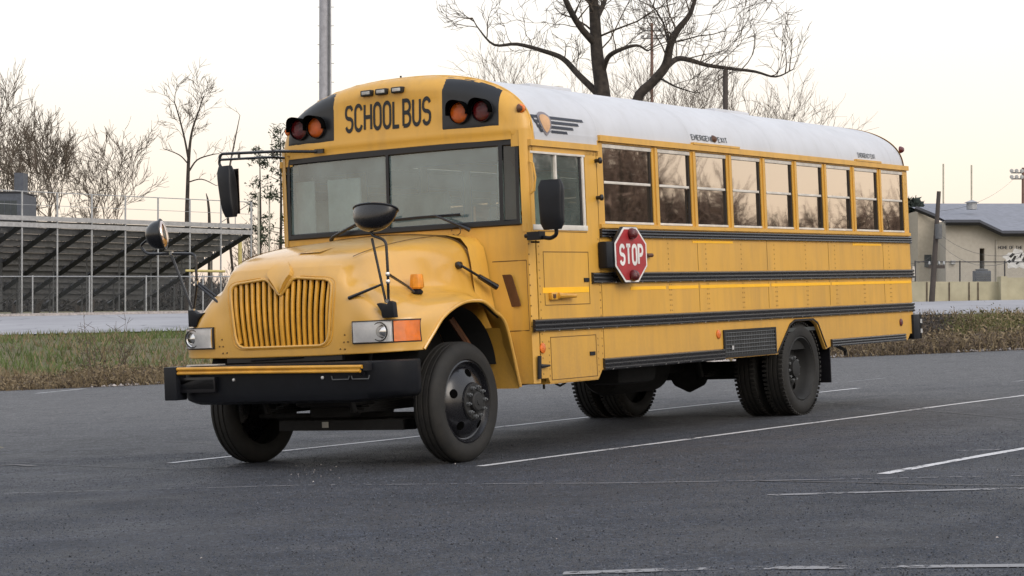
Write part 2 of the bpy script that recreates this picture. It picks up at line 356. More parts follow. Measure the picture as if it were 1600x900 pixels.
# ------------------------------------------------------------------ mesh helpers
class MB:
    def __init__(s): s.v = []; s.f = []; s.m = []; s.uv = None
    def add(s, vs, fs, mi=0):
        o = len(s.v); s.v += [tuple(map(float, p)) for p in vs]; s.f += [tuple(o+i for i in f) for f in fs]; s.m += [mi]*len(fs); return s
    def box(s, a, b, mi=0):
        x0, x1 = sorted((a[0], b[0])); y0, y1 = sorted((a[1], b[1])); z0, z1 = sorted((a[2], b[2]))
        return s.add([(x0, y0, z0), (x1, y0, z0), (x1, y1, z0), (x0, y1, z0), (x0, y0, z1), (x1, y0, z1), (x1, y1, z1), (x0, y1, z1)],
                     [(0, 3, 2, 1), (4, 5, 6, 7), (0, 1, 5, 4), (1, 2, 6, 5), (2, 3, 7, 6), (3, 0, 4, 7)], mi)
    def obox(s, c, ax, ay, az, mi=0):   # oriented box from centre and half axes
        c, ax, ay, az = map(np.array, (c, ax, ay, az)); vs = []
        for k in (-1, 1):
            for i, j in ((-1, -1), (1, -1), (1, 1), (-1, 1)): vs.append(c+ax*i+ay*j+az*k)
        return s.add(vs, [(0, 3, 2, 1), (4, 5, 6, 7), (0, 1, 5, 4), (1, 2, 6, 5), (2, 3, 7, 6), (3, 0, 4, 7)], mi)
    def tube(s, pts, rad, n=8, cap=True, mi=0):
        pts = [np.array(p, float) for p in pts]
        rads = rad if isinstance(rad, (list, tuple)) else [rad]*len(pts)
        t = pts[1]-pts[0]; t /= np.linalg.norm(t)+1e-12
        u = np.cross(t, (0, 0, 1) if abs(t[2]) < .9 else (1, 0, 0)); u /= np.linalg.norm(u)
        vs = []
        for i, p in enumerate(pts):
            a = pts[max(i-1, 0)]; b = pts[min(i+1, len(pts)-1)]
            t = b-a; t /= np.linalg.norm(t)+1e-12
            u = u-t*(u@t); u /= np.linalg.norm(u)+1e-12; v = np.cross(t, u)
            for k in range(n):
                an = 2*math.pi*k/n; vs.append(p+rads[i]*(math.cos(an)*u+math.sin(an)*v))
        fs = []
        for i in range(len(pts)-1):
            for k in range(n): fs.append((i*n+k, i*n+(k+1) % n, (i+1)*n+(k+1) % n, (i+1)*n+k))
        if cap: fs += [tuple(range(n))[::-1], tuple(range((len(pts)-1)*n, len(pts)*n))]
        return s.add(vs, fs, mi)
    def lathe(s, prof, c=(0, 0, 0), axis='y', n=48, mi=0, closed=False):
        vs = []
        for (r, h) in prof:
            for k in range(n):
                a = 2*math.pi*k/n; ca, sa = r*math.cos(a), r*math.sin(a)
                q = (ca, h, sa) if axis == 'y' else ((ca, sa, h) if axis == 'z' else (h, ca, sa))
                vs.append((c[0]+q[0], c[1]+q[1], c[2]+q[2]))
        fs = []; m = len(prof); rng = m if closed else m-1
        for i in range(rng):
            j = (i+1) % m
            for k in range(n): fs.append((i*n+k, i*n+(k+1) % n, j*n+(k+1) % n, j*n+k))
        return s.add(vs, fs, mi)
    def prism(s, poly, a, b, axis='y', mi=0):   # polygon in the other two axes, extruded a..b
        n = len(poly); vs = []
        for h in (a, b):
            for (p, q) in poly: vs.append((p, h, q) if axis == 'y' else ((h, p, q) if axis == 'x' else (p, q, h)))
        return s.add(vs, [tuple(range(n)), tuple(range(n, 2*n))[::-1]]+[(i, (i+1) % n, n+(i+1) % n, n+i) for i in range(n)], mi)
    def grid(s, P, mi=0, flip=False):
        nr, nc = len(P), len(P[0]); vs = [p for r in P for p in r]; fs = []
        for i in range(nr-1):
            for j in range(nc-1):
                q = (i*nc+j, i*nc+j+1, (i+1)*nc+j+1, (i+1)*nc+j); fs.append(q[::-1] if flip else q)
        return s.add(vs, fs, mi)
    def build(s, name, mats, parent=None, smooth=40, bevel=0, kind=None, fixn=True, solid=0, out=None):
        me = bpy.data.meshes.new(name); me.from_pydata(s.v, [], s.f); me.update()
        mats = [mats] if isinstance(mats, str) else mats
        for m in mats: me.materials.append(MATS[m])
        if len(mats) > 1: me.polygons.foreach_set('material_index', s.m)
        if out is not None:
            tot = sum((p.normal*p.area for p in me.polygons), Vector()); 
            if tot.dot(Vector(out)) < 0: me.flip_normals()
        if fixn and out is None and len(s.f) < 60000:
            bm = bmesh.new(); bm.from_mesh(me); bmesh.ops.recalc_face_normals(bm, faces=bm.faces)
            if bevel: bmesh.ops.bevel(bm, geom=[e for e in bm.edges if e.is_manifold and e.calc_face_angle(0) > .5], offset=bevel, segments=2, affect='EDGES', profile=.6)
            bm.to_mesh(me); bm.free()
        if smooth: me.shade_smooth(); me.set_sharp_from_angle(angle=R(smooth))
        ob = bpy.data.objects.new(name, me); col.objects.link(ob)
        if parent is not None: ob.parent = parent
        if kind: ob['kind'] = kind
        if solid:
            md = ob.modifiers.new('solid', 'SOLIDIFY'); md.thickness = solid; md.offset = -1
        return ob
def empty(name, loc=(0, 0, 0)):
    o = bpy.data.objects.new(name, None); o.location = loc; o.empty_display_size = .2; col.objects.link(o); return o
def tag(o, label, cat, group=None):
    o['label'] = label; o['category'] = cat
    if group: o['group'] = group
    return o
def catmull(P, t):                        # P list of points, t in 0..len-1, limited tangents
    n = len(P); i = min(int(t), n-2); u = t-i
    def tang(k):
        if k == 0: return P[1]-P[0]
        if k == n-1: return P[-1]-P[-2]
        d = (P[k+1]-P[k-1])*.5; L = np.linalg.norm(d); a = np.linalg.norm(P[k]-P[k-1]); b = np.linalg.norm(P[k+1]-P[k]); mx = 1.6*min(a, b)
        return d if L <= mx else d*(mx/L)
    m0, m1 = tang(i), tang(i+1); u2, u3 = u*u, u*u*u
    return (2*u3-3*u2+1)*P[i]+(u3-2*u2+u)*m0+(-2*u3+3*u2)*P[i+1]+(u3-u2)*m1
# stroke lettering: each letter is a set of polylines in a box 0..w x 0..1
def arc(cx, cy, rx, ry, a0, a1, n=7): return [(cx+rx*math.cos(R(a0+(a1-a0)*i/n)), cy+ry*math.sin(R(a0+(a1-a0)*i/n))) for i in range(n+1)]
G = {'S': [arc(.25, .76, .25, .24, 15, 180)+arc(.25, .66, .25, .16, 180, 250, 3)+arc(.25, .34, .25, .16, 70, 0, 3)+arc(.25, .24, .25, .24, 0, -165)],
     'C': [arc(.25, .75, .25, .25, 10, 180)+arc(.25, .25, .25, .25, 180, 350)], 'H': [[(0, 0), (0, 1)], [(.5, 0), (.5, 1)], [(0, .5), (.5, .5)]],
     'O': [arc(.25, .75, .25, .25, 0, 180)+arc(.25, .25, .25, .25, 180, 360)+[(.5, .75)]], 'L': [[(0, 1), (0, 0), (.42, 0)]],
     'B': [[(0, 0), (0, 1)]+arc(.25, .76, .24, .24, 90, -90)+[(0, .52)], [(.25, .52)]+arc(.25, .26, .26, .26, 90, -90)+[(0, 0)]],
     'U': [[(0, 1)]+arc(.25, .25, .25, .25, 180, 360)+[(.5, 1)]], 'T': [[(.25, 0), (.25, 1)], [(0, 1), (.5, 1)]],
     'P': [[(0, 0), (0, 1)]+arc(.25, .74, .25, .26, 90, -90)+[(0, .48)]], 'E': [[(.45, 1), (0, 1), (0, 0), (.45, 0)], [(0, .52), (.38, .52)]],
     'M': [[(0, 0), (0, 1), (.25, .4), (.5, 1), (.5, 0)]], 'R': [[(0, 0), (0, 1)]+arc(.25, .76, .24, .24, 90, -90)+[(0, .52)], [(.22, .52), (.5, 0)]],
     'G': [arc(.25, .75, .25, .25, 10, 180)+arc(.25, .25, .25, .25, 180, 360)+[(.5, .45), (.28, .45)]], 'N': [[(0, 0), (0, 1), (.5, 0), (.5, 1)]],
     'Y': [[(0, 1), (.25, .5), (.5, 1)], [(.25, .5), (.25, 0)]], 'X': [[(0, 0), (.5, 1)], [(0, 1), (.5, 0)]], 'I': [[(.1, 0), (.1, 1)]], 'F': [[(.45, 1), (0, 1), (0, 0)], [(0, .52), (.38, .52)]]}
def lettering(mb, text, fn, th, gap=.2, space=.3, mi=0):   # fn(u,v) with u along the word in 0..1, v 0..1 ; th = stroke half width in letter units
    x = 0; items = []
    for ch in text:
        if ch == ' ': x += space; continue
        wd = {'I': .2, 'L': .42}.get(ch, .5)
        items.append((ch, x)); x += wd+gap
    W = x-gap
    for ch, ox in items:
        for pl in G[ch]:
            pts = [np.array((p[0]+ox, p[1]), float) for p in pl]
            q = [pts[0]]
            for a in pts[1:]:
                if np.linalg.norm(a-q[-1]) > 1e-4: q.append(a)
            pts = q; n = len(pts); L = []; Rr = []
            for i in range(n):
                d0 = pts[i]-pts[max(i-1, 0)]; d1 = pts[min(i+1, n-1)]-pts[i]
                if i == 0: d0 = d1
                if i == n-1: d1 = d0
                d0 = d0/np.linalg.norm(d0); d1 = d1/np.linalg.norm(d1)
                n0 = np.array((-d0[1], d0[0])); n1 = np.array((-d1[1], d1[0])); m = n0+n1
                if np.linalg.norm(m) < .3: m = n0*1.0; k = 1
                else: m = m/np.linalg.norm(m); k = min(1/max(m@n0, .3), 2.2)
                e = th if i in (0, n-1) and not (np.linalg.norm(pts[0]-pts[-1]) < .01) else 0
                p = pts[i]+(-d0*e if i == 0 else (d0*e if i == n-1 else 0))*.0
                L.append(p+m*th*k); Rr.append(p-m*th*k)
            vs = []
            for a in L+Rr:
                vs.append(fn((a[0])/W, a[1]))
            mb.add(vs, [(i, i+1, n+i+1, n+i) for i in range(n-1)], mi)

# ================================================================== SETTING
def make_ground():
    ys = [-250, -120, -60, -30, -10, 0, 10, 20, 30, 38, 42, 44]+[45+i*.5 for i in range(40)]+[66+i*2 for i in range(18)]+[105, 115, 130, 150, 180, 230, 320, 500, 900, 1500]
    P = []
    for Y in ys:
        row = []
        W = max(60, abs(Y)*.55) if Y > 0 else 60
        xs = np.concatenate([np.linspace(-W*4, -W*.7, 10), np.linspace(-W*.62, W*.62, 110), np.linspace(W*.7, W*4, 10)])
        for X in xs:
            z = groundz(X, Y)
            if Y < edgeY(max(-20, min(20, X))):
                zc = max(-3.0, min(3.5, lotz(X, Y)))-0.03; z = zc if abs(X) > 60 or Y < -30 else z
            if 50 < Y < 69: z += .05*math.sin(X*1.7+Y)*math.sin(Y*1.1+X*.4)
            row.append((X, Y, z))
        P.append(row)
    MB().grid(P).build('ground', 'ground', kind='structure', smooth=60)
make_ground()
def lot():
    m = MB(); P = []
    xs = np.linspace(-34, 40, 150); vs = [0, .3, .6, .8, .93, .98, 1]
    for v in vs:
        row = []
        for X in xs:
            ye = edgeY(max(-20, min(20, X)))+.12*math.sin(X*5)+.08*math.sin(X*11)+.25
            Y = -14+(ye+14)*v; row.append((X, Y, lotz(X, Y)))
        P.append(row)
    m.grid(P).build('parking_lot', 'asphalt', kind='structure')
lot()
def paintline(name, pts, width, mat, h=.004):   # points in bus frame (x,y) on the lot
    m = MB(); pts = [np.array(p, float) for p in pts]; Lv = []; Rv = []
    q = []
    for a, b in zip(pts, pts[1:]):
        n = max(2, int(np.linalg.norm(b-a)/.4))
        for i in range(n): q.append(a+(b-a)*i/n)
    q.append(pts[-1])
    for i, p in enumerate(q):
        d = q[min(i+1, len(q)-1)]-q[max(i-1, 0)]; d /= np.linalg.norm(d); nn = np.array((-d[1], d[0]))
        wv = width*.5*(1+.12*math.sin(i*2.1)); off = .012*math.sin(i*.7)
        Lv.append(b2w((*(p+nn*(wv+off)), h))); Rv.append(b2w((*(p-nn*(wv-off)), h)))
    m.grid([Lv, Rv]).build(name, mat, kind='structure')
paintline('parking_line', [(-.46, -1.60), (5.85, -2.26), (9.97, -2.68), (16.5, -3.3)], .095, 'line_white')
paintline('parking_line', [(-.17, 1.97), (3.01, 1.60), (6.12, 1.40), (12.8, .65)], .10, 'line_white', .0045)
paintline('parking_line', [(-1.04, -5.34), (1.34, -5.56), (5, -5.9)], .10, 'line_white')
def lotpx(px, py):                  # point of the car park seen at a pixel, in the bus frame
    d = f_+r_*(px-800)/FPX-u_*(py-450)/FPX; t = -BC[2]/d[2]; q = BC+d*t; return (q[0], q[1])
def marks(name, pts, width, mat, h=.005): paintline(name, [lotpx(*p) for p in pts], width, mat, h)
marks('faded_line', [(1185, 775), (1400, 769), (1640, 763)], .10, 'line_faded')
marks('faded_line', [(880, 897), (1100, 890), (1300, 888), (1640, 884)], .11, 'line_faded')
marks('faded_line', [(1495, 705.5), (1562, 703)], .08, 'line_faded')
marks('faded_line', [(1285, 742), (1390, 744), (1480, 748)], .05, 'scuff')
marks('scuff_mark', [(880, 720), (1030, 729), (1180, 738), (1290, 742)], .035, 'thin_scuff')
marks('scuff_mark', [(1270, 787), (1215, 803), (1330, 820), (1450, 832)], .035, 'thin_scuff', .0055)
marks('scuff_mark', [(1320, 790), (1372, 786)], .035, 'thin_scuff')
marks('scuff_mark', [(1390, 845), (1480, 850), (1560, 855)], .05, 'scuff')
marks('scuff_mark', [(620, 752), (800, 746), (1000, 749), (1200, 753)], .07, 'specks')
marks('scuff_mark', [(0, 768), (200, 755), (420, 748), (700, 742)], .10, 'scuff')
marks('scuff_mark', [(300, 800), (520, 782), (760, 776)], .16, 'scuff', .0045)
marks('scuff_mark', [(960, 640), (1120, 634), (1260, 628)], .10, 'scuff')
marks('scuff_mark', [(1060, 660), (1180, 655)], .10, 'thin_scuff')
marks('scuff_mark', [(1150, 690), (1300, 693), (1420, 690)], .06, 'scuff')
marks('scuff_mark', [(20, 640), (160, 646), (300, 650)], .20, 'scuff')
marks('crack', [(1180, 752), (1330, 755), (1460, 758), (1640, 760)], .030, 'tar', .006)
marks('crack', [(0, 728), (25, 727), (52, 729)], .10, 'tar', .006)
marks('crack', [(0, 722), (110, 728), (260, 733), (420, 728)], .022, 'tar', .006)
marks('crack', [(270, 690), (330, 694)], .02, 'tar', .006)
marks('crack', [(1225, 620), (1300, 630), (1420, 640), (1600, 655)], .02, 'tar', .006)
marks('worn_patch', [(492, 698), (517, 697)], .55, 'thin_scuff', .006)
marks('worn_patch', [(1312, 849), (1352, 852)], .30, 'specks', .006)
def litter():
    m = MB(); r = random.Random(23)
    for i in range(22):
        px, py = r.gauss(985, 22) if i % 2 else r.gauss(500, 30), 0
        px = r.gauss(495, 26); py = r.gauss(738, 12)
        if i > 16: px = r.uniform(0, 1600); py = r.uniform(640, 890)
        x, y = lotpx(px, py); s = r.uniform(.004, .009)
        q = [b2w((x+s*dx, y+s*dy, s*dz+.003)) for dx, dy, dz in ((1, 0, .2), (0, 1, .3), (-1, 0, .1), (0, -1, .3), (0, 0, 1.0))]; m.add(q, [(0, 1, 4), (1, 2, 4), (2, 3, 4), (3, 0, 4)])
    m.build('grit', 'stone', kind='stuff', smooth=0, fixn=False)
litter()
def aggregate():
    # the stones of the worn surface standing up out of the tar close to the camera
    g = np.random.default_rng(4); n = 90000
    Y = 9.0+12*g.random(n)**1.25; X = (g.random(n)*2-1)*.27*Y; s = g.uniform(.003, .0075, n)*(1+(g.random(n) < .03)*.6); h = s*g.uniform(.5, 1.1, n)
    Z = t0[2]-(NRM[0]*(X-t0[0])+NRM[1]*(Y-t0[1]))/NRM[2]+.0005
    keep = (np.sin(X*2.1+Y*.7)+np.sin(Y*1.7-X)+g.normal(0, 1.1, n)) > -1.0; X, Y, Z, s, h = X[keep], Y[keep], Z[keep], s[keep], h[keep]; n = len(X)
    ang = g.random(n)*6.28; V = np.zeros((n, 4, 3))
    for k in range(3): V[:, k, 0] = X+s*np.cos(ang+k*2.094); V[:, k, 1] = Y+s*np.sin(ang+k*2.094); V[:, k, 2] = Z
    V[:, 3, 0] = X; V[:, 3, 1] = Y; V[:, 3, 2] = Z+h
    i = np.arange(n)[:, None]*4; F = np.concatenate([i+[0, 1, 3], i+[1, 2, 3], i+[2, 0, 3]], 1).reshape(-1, 3)
    me = bpy.data.meshes.new('asphalt_grit'); me.vertices.add(n*4); me.vertices.foreach_set('co', V.ravel()); me.loops.add(n*9); me.loops.foreach_set('vertex_index', F.ravel().astype(np.int32))
    me.polygons.add(n*3); me.polygons.foreach_set('loop_start', np.arange(n*3, dtype=np.int32)*3); me.update(calc_edges=True); me.validate()
    for m_ in ('grit_grey', 'grit_pale', 'grit_dark'): me.materials.append(MATS[m_])
    mi = np.repeat(g.choice([0, 1, 2], n, p=[.62, .24, .14]), 3).astype(np.int32)
    if len(me.polygons) == n*3: me.polygons.foreach_set('material_index', mi)
    o = bpy.data.objects.new('asphalt_grit', me); col.objects.link(o); o['kind'] = 'stuff'
aggregate()
paintline('parking_line', [(20.2, 22.3), (18.0, 21.6)], .12, 'line_white')
paintline('parking_line', [(22.3, 19.4), (20.6, 18.6)], .12, 'line_white')
paintline('faded_line', [(14, -1.2), (24, -2.0)], .12, 'line_faded')
paintline('faded_line', [(13, 2.0), (17, 1.6)], .12, 'line_faded')
paintline('yellow_stripe', [(4.5, 9.6), (1.8, 6.2)], .14, 'line_yellow')
paintline('tar_seam', [(-3.3, 1.6), (-2.2, -1.2), (-1.9, -3.6), (-1.1, -6.6)], .03, 'line_faded', .005)
def tar_patch():
    m = MB()
    for (cx, cy, rx, ry) in [(3.3, 8.5, .5, .28), (-1.2, 4.6, .45, .12)]:
        ps = [b2w((cx+rx*math.cos(a)*(1+.2*math.sin(3*a)), cy+ry*math.sin(a)*(1+.25*math.cos(5*a)), .004)) for a in np.linspace(0, 2*math.pi, 24, endpoint=False)]
        m.add(ps, [tuple(range(24))])
    m.build('tar_patch', 'tar', kind='structure')
tar_patch()
def road():
    P = []
    for Y in [70.2, 71, 72, 75, 79, 83, 87, 91, 92.5]:
        row = []
        for X in np.linspace(-60, 60, 80):
            yy = Y if X < 0 else Y-(Y-66)*min(1, X/Y/.241)*.42*(1 if Y > 70.5 else 1)
            row.append((X, yy, groundz(X, yy)+.05))
        P.append(row)
    MB().grid(P).build('road', 'concrete_road', kind='structure')
road()
def kerb():
    m = MB(); L = []
    for X in np.linspace(-60, -4, 30):
        z = groundz(X, 92.2); L.append([(X, 92.0, z), (X, 92.0, z+.16), (X, 92.3, z+.16), (X, 92.3, z)])
    m.grid(L).build('road_kerb', 'stone', kind='structure')
kerb()

# ------------------------------------------------------------------ vegetation
rng = random.Random(11)
def grass_field():
    m = MB()
    def blade(x, y, z, h, wd, mi, lean):
        a = rng.uniform(0, math.pi); dx, dy = math.cos(a)*wd, math.sin(a)*wd
        lx, ly = rng.uniform(-lean, lean)*h, rng.uniform(-lean, lean)*h
        m.add([(x-dx, y-dy, z), (x+dx, y+dy, z), (x+lx, y+ly, z+h)], [(0, 1, 2)], mi)
    for i in range(36000):
        Y = 48+22*rng.random()**1.4; X = rng.uniform(-.27, .27)*Y
        ye = edgeY(X)
        if Y < ye+.2: continue
        t = X/Y/.241; near = (Y-ye)
        dry = near < 3+1.5*math.sin(X*.8) or rng.random() < .28+.2*math.sin(X*.6+Y*.35) or t > .5
        h = rng.uniform(.10, .28)*(1.5 if near < 3 and t < 0 else 1)
        blade(X, Y, groundz(X, Y)-.02, h, rng.uniform(.012, .03), 1 if dry else 0, .6)
    m.build('grass', ['grass_green', 'grass_dry'], kind='stuff', smooth=0, fixn=False)
grass_field()
def brush(name, px0, px1, Y0, Y1, hmax, mats, n, topf, label=None):
    """tangled low growth: many short curved twigs and leaf flakes"""
    m = MB()
    for i in range(n):
        Y = rng.uniform(Y0, Y1); px = rng.uniform(px0, px1); X = (px-800)/FPX*Y; z = groundz(X, Y)
        hh = hmax*topf(px)*rng.uniform(.35, 1)
        k = rng.randrange(len(mats)); p = np.array((X, Y, z-.02)); d = np.array((rng.gauss(0, .35), rng.gauss(0, .35), 1.)); d /= np.linalg.norm(d)
        pts = [p]
        for s in range(3): d = d+np.array((rng.gauss(0, .25), rng.gauss(0, .25), 0)); d /= np.linalg.norm(d); pts.append(pts[-1]+d*hh/3)
        m.tube(pts, [.012, .010, .007, .003], 3, False, k)
        for s in range(7):
            q = pts[rng.randrange(1, 4)]+np.array((rng.gauss(0, .12), rng.gauss(0, .12), rng.gauss(-.05, .1))); a = np.array([rng.gauss(0, .035) for _ in range(3)]); b = np.array([rng.gauss(0, .035) for _ in range(3)])
            m.add([q, q+a, q+b], [(0, 1, 2)], k)
    return m.build(name, mats, kind='stuff', smooth=0, fixn=False)
brush('verge_brush', -30, 330, 48.6, 51.0, .42, ['brush_brown', 'grass_dry', 'grass_dry'], 2400, lambda p: .5+.35*math.sin(p*.03)**2+(.4 if 90 < p < 230 else 0))
brush('bramble', 1415, 1680, 53, 60, .62, ['brush_grey', 'brush_brown'], 2600, lambda p: .85 if p < 1490 else .55)
brush('bramble', 1480, 1650, 52, 58, .68, ['brush_olive', 'grass_dry', 'brush_olive'], 2000, lambda p: .55+.4*sstep(1480, 1500, p)*(1-sstep(1585, 1600, p)))
brush('dry_weeds', 1290, 1680, 46.8, 51, .62, ['grass_dry', 'brush_brown'], 2600, lambda p: .6+.3*math.sin(p*.05)**2)
def gravel():
    m = MB()
    for i in range(1500):
        X = rng.uniform(-16, 16); Y = edgeY(X)+rng.gauss(.15, .16); s = rng.uniform(.02, .07)*(1.8 if rng.random() < .05 else 1)
        z = max(groundz(X, Y), lotz(X, Y))
        c = (X, Y, z+s*.3)
        vs = [(c[0]+s*dx*rng.uniform(.7, 1.2), c[1]+s*dy*rng.uniform(.7, 1.2), c[2]+s*.7*dz) for dx, dy, dz in ((1, 0, 0), (-1, 0, 0), (0, 1, 0), (0, -1, 0), (0, 0, 1), (0, 0, -1))]
        m.add(vs, [(0, 2, 4), (2, 1, 4), (1, 3, 4), (3, 0, 4), (2, 0, 5), (1, 2, 5), (3, 1, 5), (0, 3, 5)])
    m.build('gravel', 'stone', kind='stuff', smooth=0, fixn=False)
gravel()

class Tree:
    def __init__(s, seed): s.r = random.Random(seed); s.trunk = MB(); s.crown = MB(); s.n = 0
    def limb(s, p, d, L, rad, lvl, maxl, spread=.55, up=.12, kids=(3, 5), target=None, minr=.008):
        r = s.r; n = 5 if lvl < 2 else (4 if lvl < 3 else 3)
        pts = [np.array(p, float)]; d = np.array(d, float); d /= np.linalg.norm(d); rads = [rad]; dirs = [d]
        for i in range(n):
            wob = .12 if lvl < 2 else .18
            d = d+np.array((r.gauss(0, wob), r.gauss(0, wob), r.gauss(0, wob)+up)); d /= np.linalg.norm(d)
            pts.append(pts[-1]+d*L/n); rads.append(max(minr*.6, rad*(1-(.62*(i+1)/n)))); dirs.append(d)
        (s.trunk if target == 'trunk' else s.crown).tube(pts, rads, 8 if lvl == 0 else (5 if lvl == 1 else 3), False); s.n += 1
        if lvl >= maxl: return
        k = r.randint(*kids)
        for i in range(k):
            t = r.uniform(.3, 1.0)*n if i else n; j = min(int(t), n-1); q = pts[j]+(pts[j+1]-pts[j])*(t-j); dd = dirs[j+1]
            a = np.array([r.gauss(0, 1) for _ in range(3)]); a -= dd*(a@dd); a /= np.linalg.norm(a)+1e-9
            nd = dd*math.cos(spread*r.uniform(.6, 1.5))+a*math.sin(spread*r.uniform(.6, 1.5))
            s.limb(q, nd, L*r.uniform(.52, .8), max(minr, rads[j+1]*r.uniform(.5, .75)), lvl+1, maxl, spread, up, kids, None, minr)
    def path(s, pts, rads, sub, dist, maxl, subL, subr, spread=.8, minr=.01, trunk=True, up=.08, kids=(3, 4)):
        s.path_raw(pts, rads, trunk); r = s.r
        pts = [np.array(p) for p in pts]
        for i in range(sub):
            t = r.uniform(dist, len(pts)-1.01) if i else len(pts)-1.01; j = int(t); q = pts[j]+(pts[j+1]-pts[j])*(t-j); dd = pts[j+1]-pts[j]; dd /= np.linalg.norm(dd)
            a = np.array([r.gauss(0, 1), r.gauss(0, .8), abs(r.gauss(0, .7))+.25]); a -= dd*(a@dd); a /= np.linalg.norm(a)+1e-9
            nd = dd*.55+a*spread
            s.limb(q, nd, subL*r.uniform(.6, 1.2), subr*r.uniform(.6, 1.2), 2, maxl, .6, up, kids, None, minr)
    def path_raw(s, pts, rads, trunk=True):
        P = [np.array(p, float) for p in pts]; q = []; rr = []
        for i in range((len(P)-1)*4+1):
            t = i/4; q.append(catmull(P, t)); j = min(int(t), len(P)-2); rr.append(rads[j]+(rads[j+1]-rads[j])*(t-j))
        (s.trunk if trunk else s.crown).tube(q, rr, 9, False)
    def finish(s, name, label, base, group=None, mats=('bark', 'twig'), cat='tree'):
        e = empty(name, base)
        for mb, nm, mt in ((s.trunk, 'trunk', mats[0]), (s.crown, 'crown', mats[1])):
            if not mb.v: continue
            mb.v = [(a-base[0], b-base[1], c-base[2]) for a, b, c in mb.v]
            mb.build(nm, mt, e, smooth=60, fixn=False)
        tag(e, label, cat, group); return e
def at3(px, py, Y, dy=0): return at(px, py, Y+dy)

def big_tree():
    Y = 72; t = Tree(5); P = lambda px, py, dy=0: at(px, py, Y+dy)
    X0 = P(946, 200)[0]; base = np.array((X0, Y, groundz(X0, Y)))
    u = Y/FPX
    t.path([base-np.array((0, 0, .2)), P(948, 260), P(942, 150), P(933, 85), P(929, 20), P(922, -60), P(918, -150)], [16*u, 14*u, 12.5*u, 10*u, 8.5*u, 5*u, 2*u], 8, 3, 5, 3.0, .05)
    t.path([P(938, 150), P(905, 118, .5), P(880, 92, 1), P(850, 80, 1.2), P(808, 69, 1.4), P(772, 70, 1.5), P(748, 45, 1.6), P(738, 28, 1.6)], [6*u, 5*u, 4.3*u, 3.6*u, 2.8*u, 2*u, 1.1*u, .7*u], 14, .6, 4, .8, .022)
    t.path([P(931, 70), P(905, 40, -.5), P(886, 5, -1), P(868, -40, -1)], [6*u, 5*u, 4.5*u, 2*u], 8, .6, 5, 1.2, .03)
    t.path([P(941, 115), P(950, 90, -.4), P(968, 78, -.8), P(995, 71, -1), P(1012, 80, -1)], [4.5*u, 4.0*u, 3.3*u, 2.2*u, 1.2*u], 9, .6, 4, 1.5, .026)
    t.path([P(931, 30), P(942, 8, .5), P(952, -20, 1)], [5*u, 4*u, 2.5*u], 5, .4, 4, 2.0, .035)
    t.finish('bare_tree', 'largest bare tree, thick straight trunk rising behind the front of the bus roof', tuple(base), 'bare trees behind the bus')
    t = Tree(8); base = np.array((P(980, 200)[0], Y+1, groundz(P(980, 200)[0], Y+1)))
    t.path([base-np.array((0, 0, .2)), P(982, 260), P(994, 160), P(1020, 128), P(1040, 103), P(1047, 72), P(1058, 48), P(1078, 22), P(1088, -10)], [11*u, 9*u, 8*u, 7.6*u, 7.4*u, 6*u, 5.4*u, 4*u, 2*u], 12, 4, 5, 2.0, .036)
    t.path([P(1040, 106), P(1058, 92, .5), P(1078, 94, .8), P(1105, 102, 1), P(1140, 107, 1), P(1180, 112, 1), P(1212, 120, 1), P(1240, 108, 1)], [5*u, 4.4*u, 3.8*u, 3.2*u, 2.8*u, 2.2*u, 1.5*u, .8*u], 16, .8, 4, 1.4, .024)
    t.path([P(1048, 75), P(1040, 50, .5), P(1036, 35, .5), P(1020, 8, .5)], [2.5*u, 2*u, 1.5*u, 1*u], 6, .5, 4, 1.5, .022)
    t.path([P(1028, 120), P(1055, 135, -.5), P(1085, 145, -.5)], [1.8*u, 1.4*u, .8*u], 5, .4, 4, 1.2, .018)
    t.finish('bare_tree', 'leaning forked bare tree with a long limb reaching right over the bus roof', tuple(base), 'bare trees behind the bus')
big_tree()
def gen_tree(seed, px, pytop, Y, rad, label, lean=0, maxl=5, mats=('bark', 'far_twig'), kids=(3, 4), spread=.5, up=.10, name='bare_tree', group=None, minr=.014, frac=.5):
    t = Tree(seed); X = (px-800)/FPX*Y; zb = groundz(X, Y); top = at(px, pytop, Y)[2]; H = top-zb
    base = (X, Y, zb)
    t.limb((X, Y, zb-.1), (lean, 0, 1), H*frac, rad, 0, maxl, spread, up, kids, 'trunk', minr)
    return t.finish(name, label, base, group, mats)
gl = 'bare trees behind the grandstand'
gen_tree(21, -18, 150, 128, .22, 'tallest bare tree of the left clump, cut by the left edge of the photo', .02, 5, group=gl, minr=.018, kids=(3, 4))
gen_tree(22, 22, 172, 126, .20, 'dense bare tree rising right of the dark press box', .12, 5, group=gl, minr=.018, kids=(3, 5))
gen_tree(23, 56, 180, 132, .20, 'bare tree with upswept limbs in the middle of the left clump', .10, 5, group=gl, minr=.018, kids=(3, 5))
gen_tree(24, 120, 240, 120, .17, 'dark trunked bare tree leaning right above the middle of the grandstand', .22, 5, group=gl, minr=.016)
gen_tree(25, 143, 258, 122, .14, 'slimmer bare tree standing just right of the dark trunked one', .25, 5, group=gl, minr=.016)
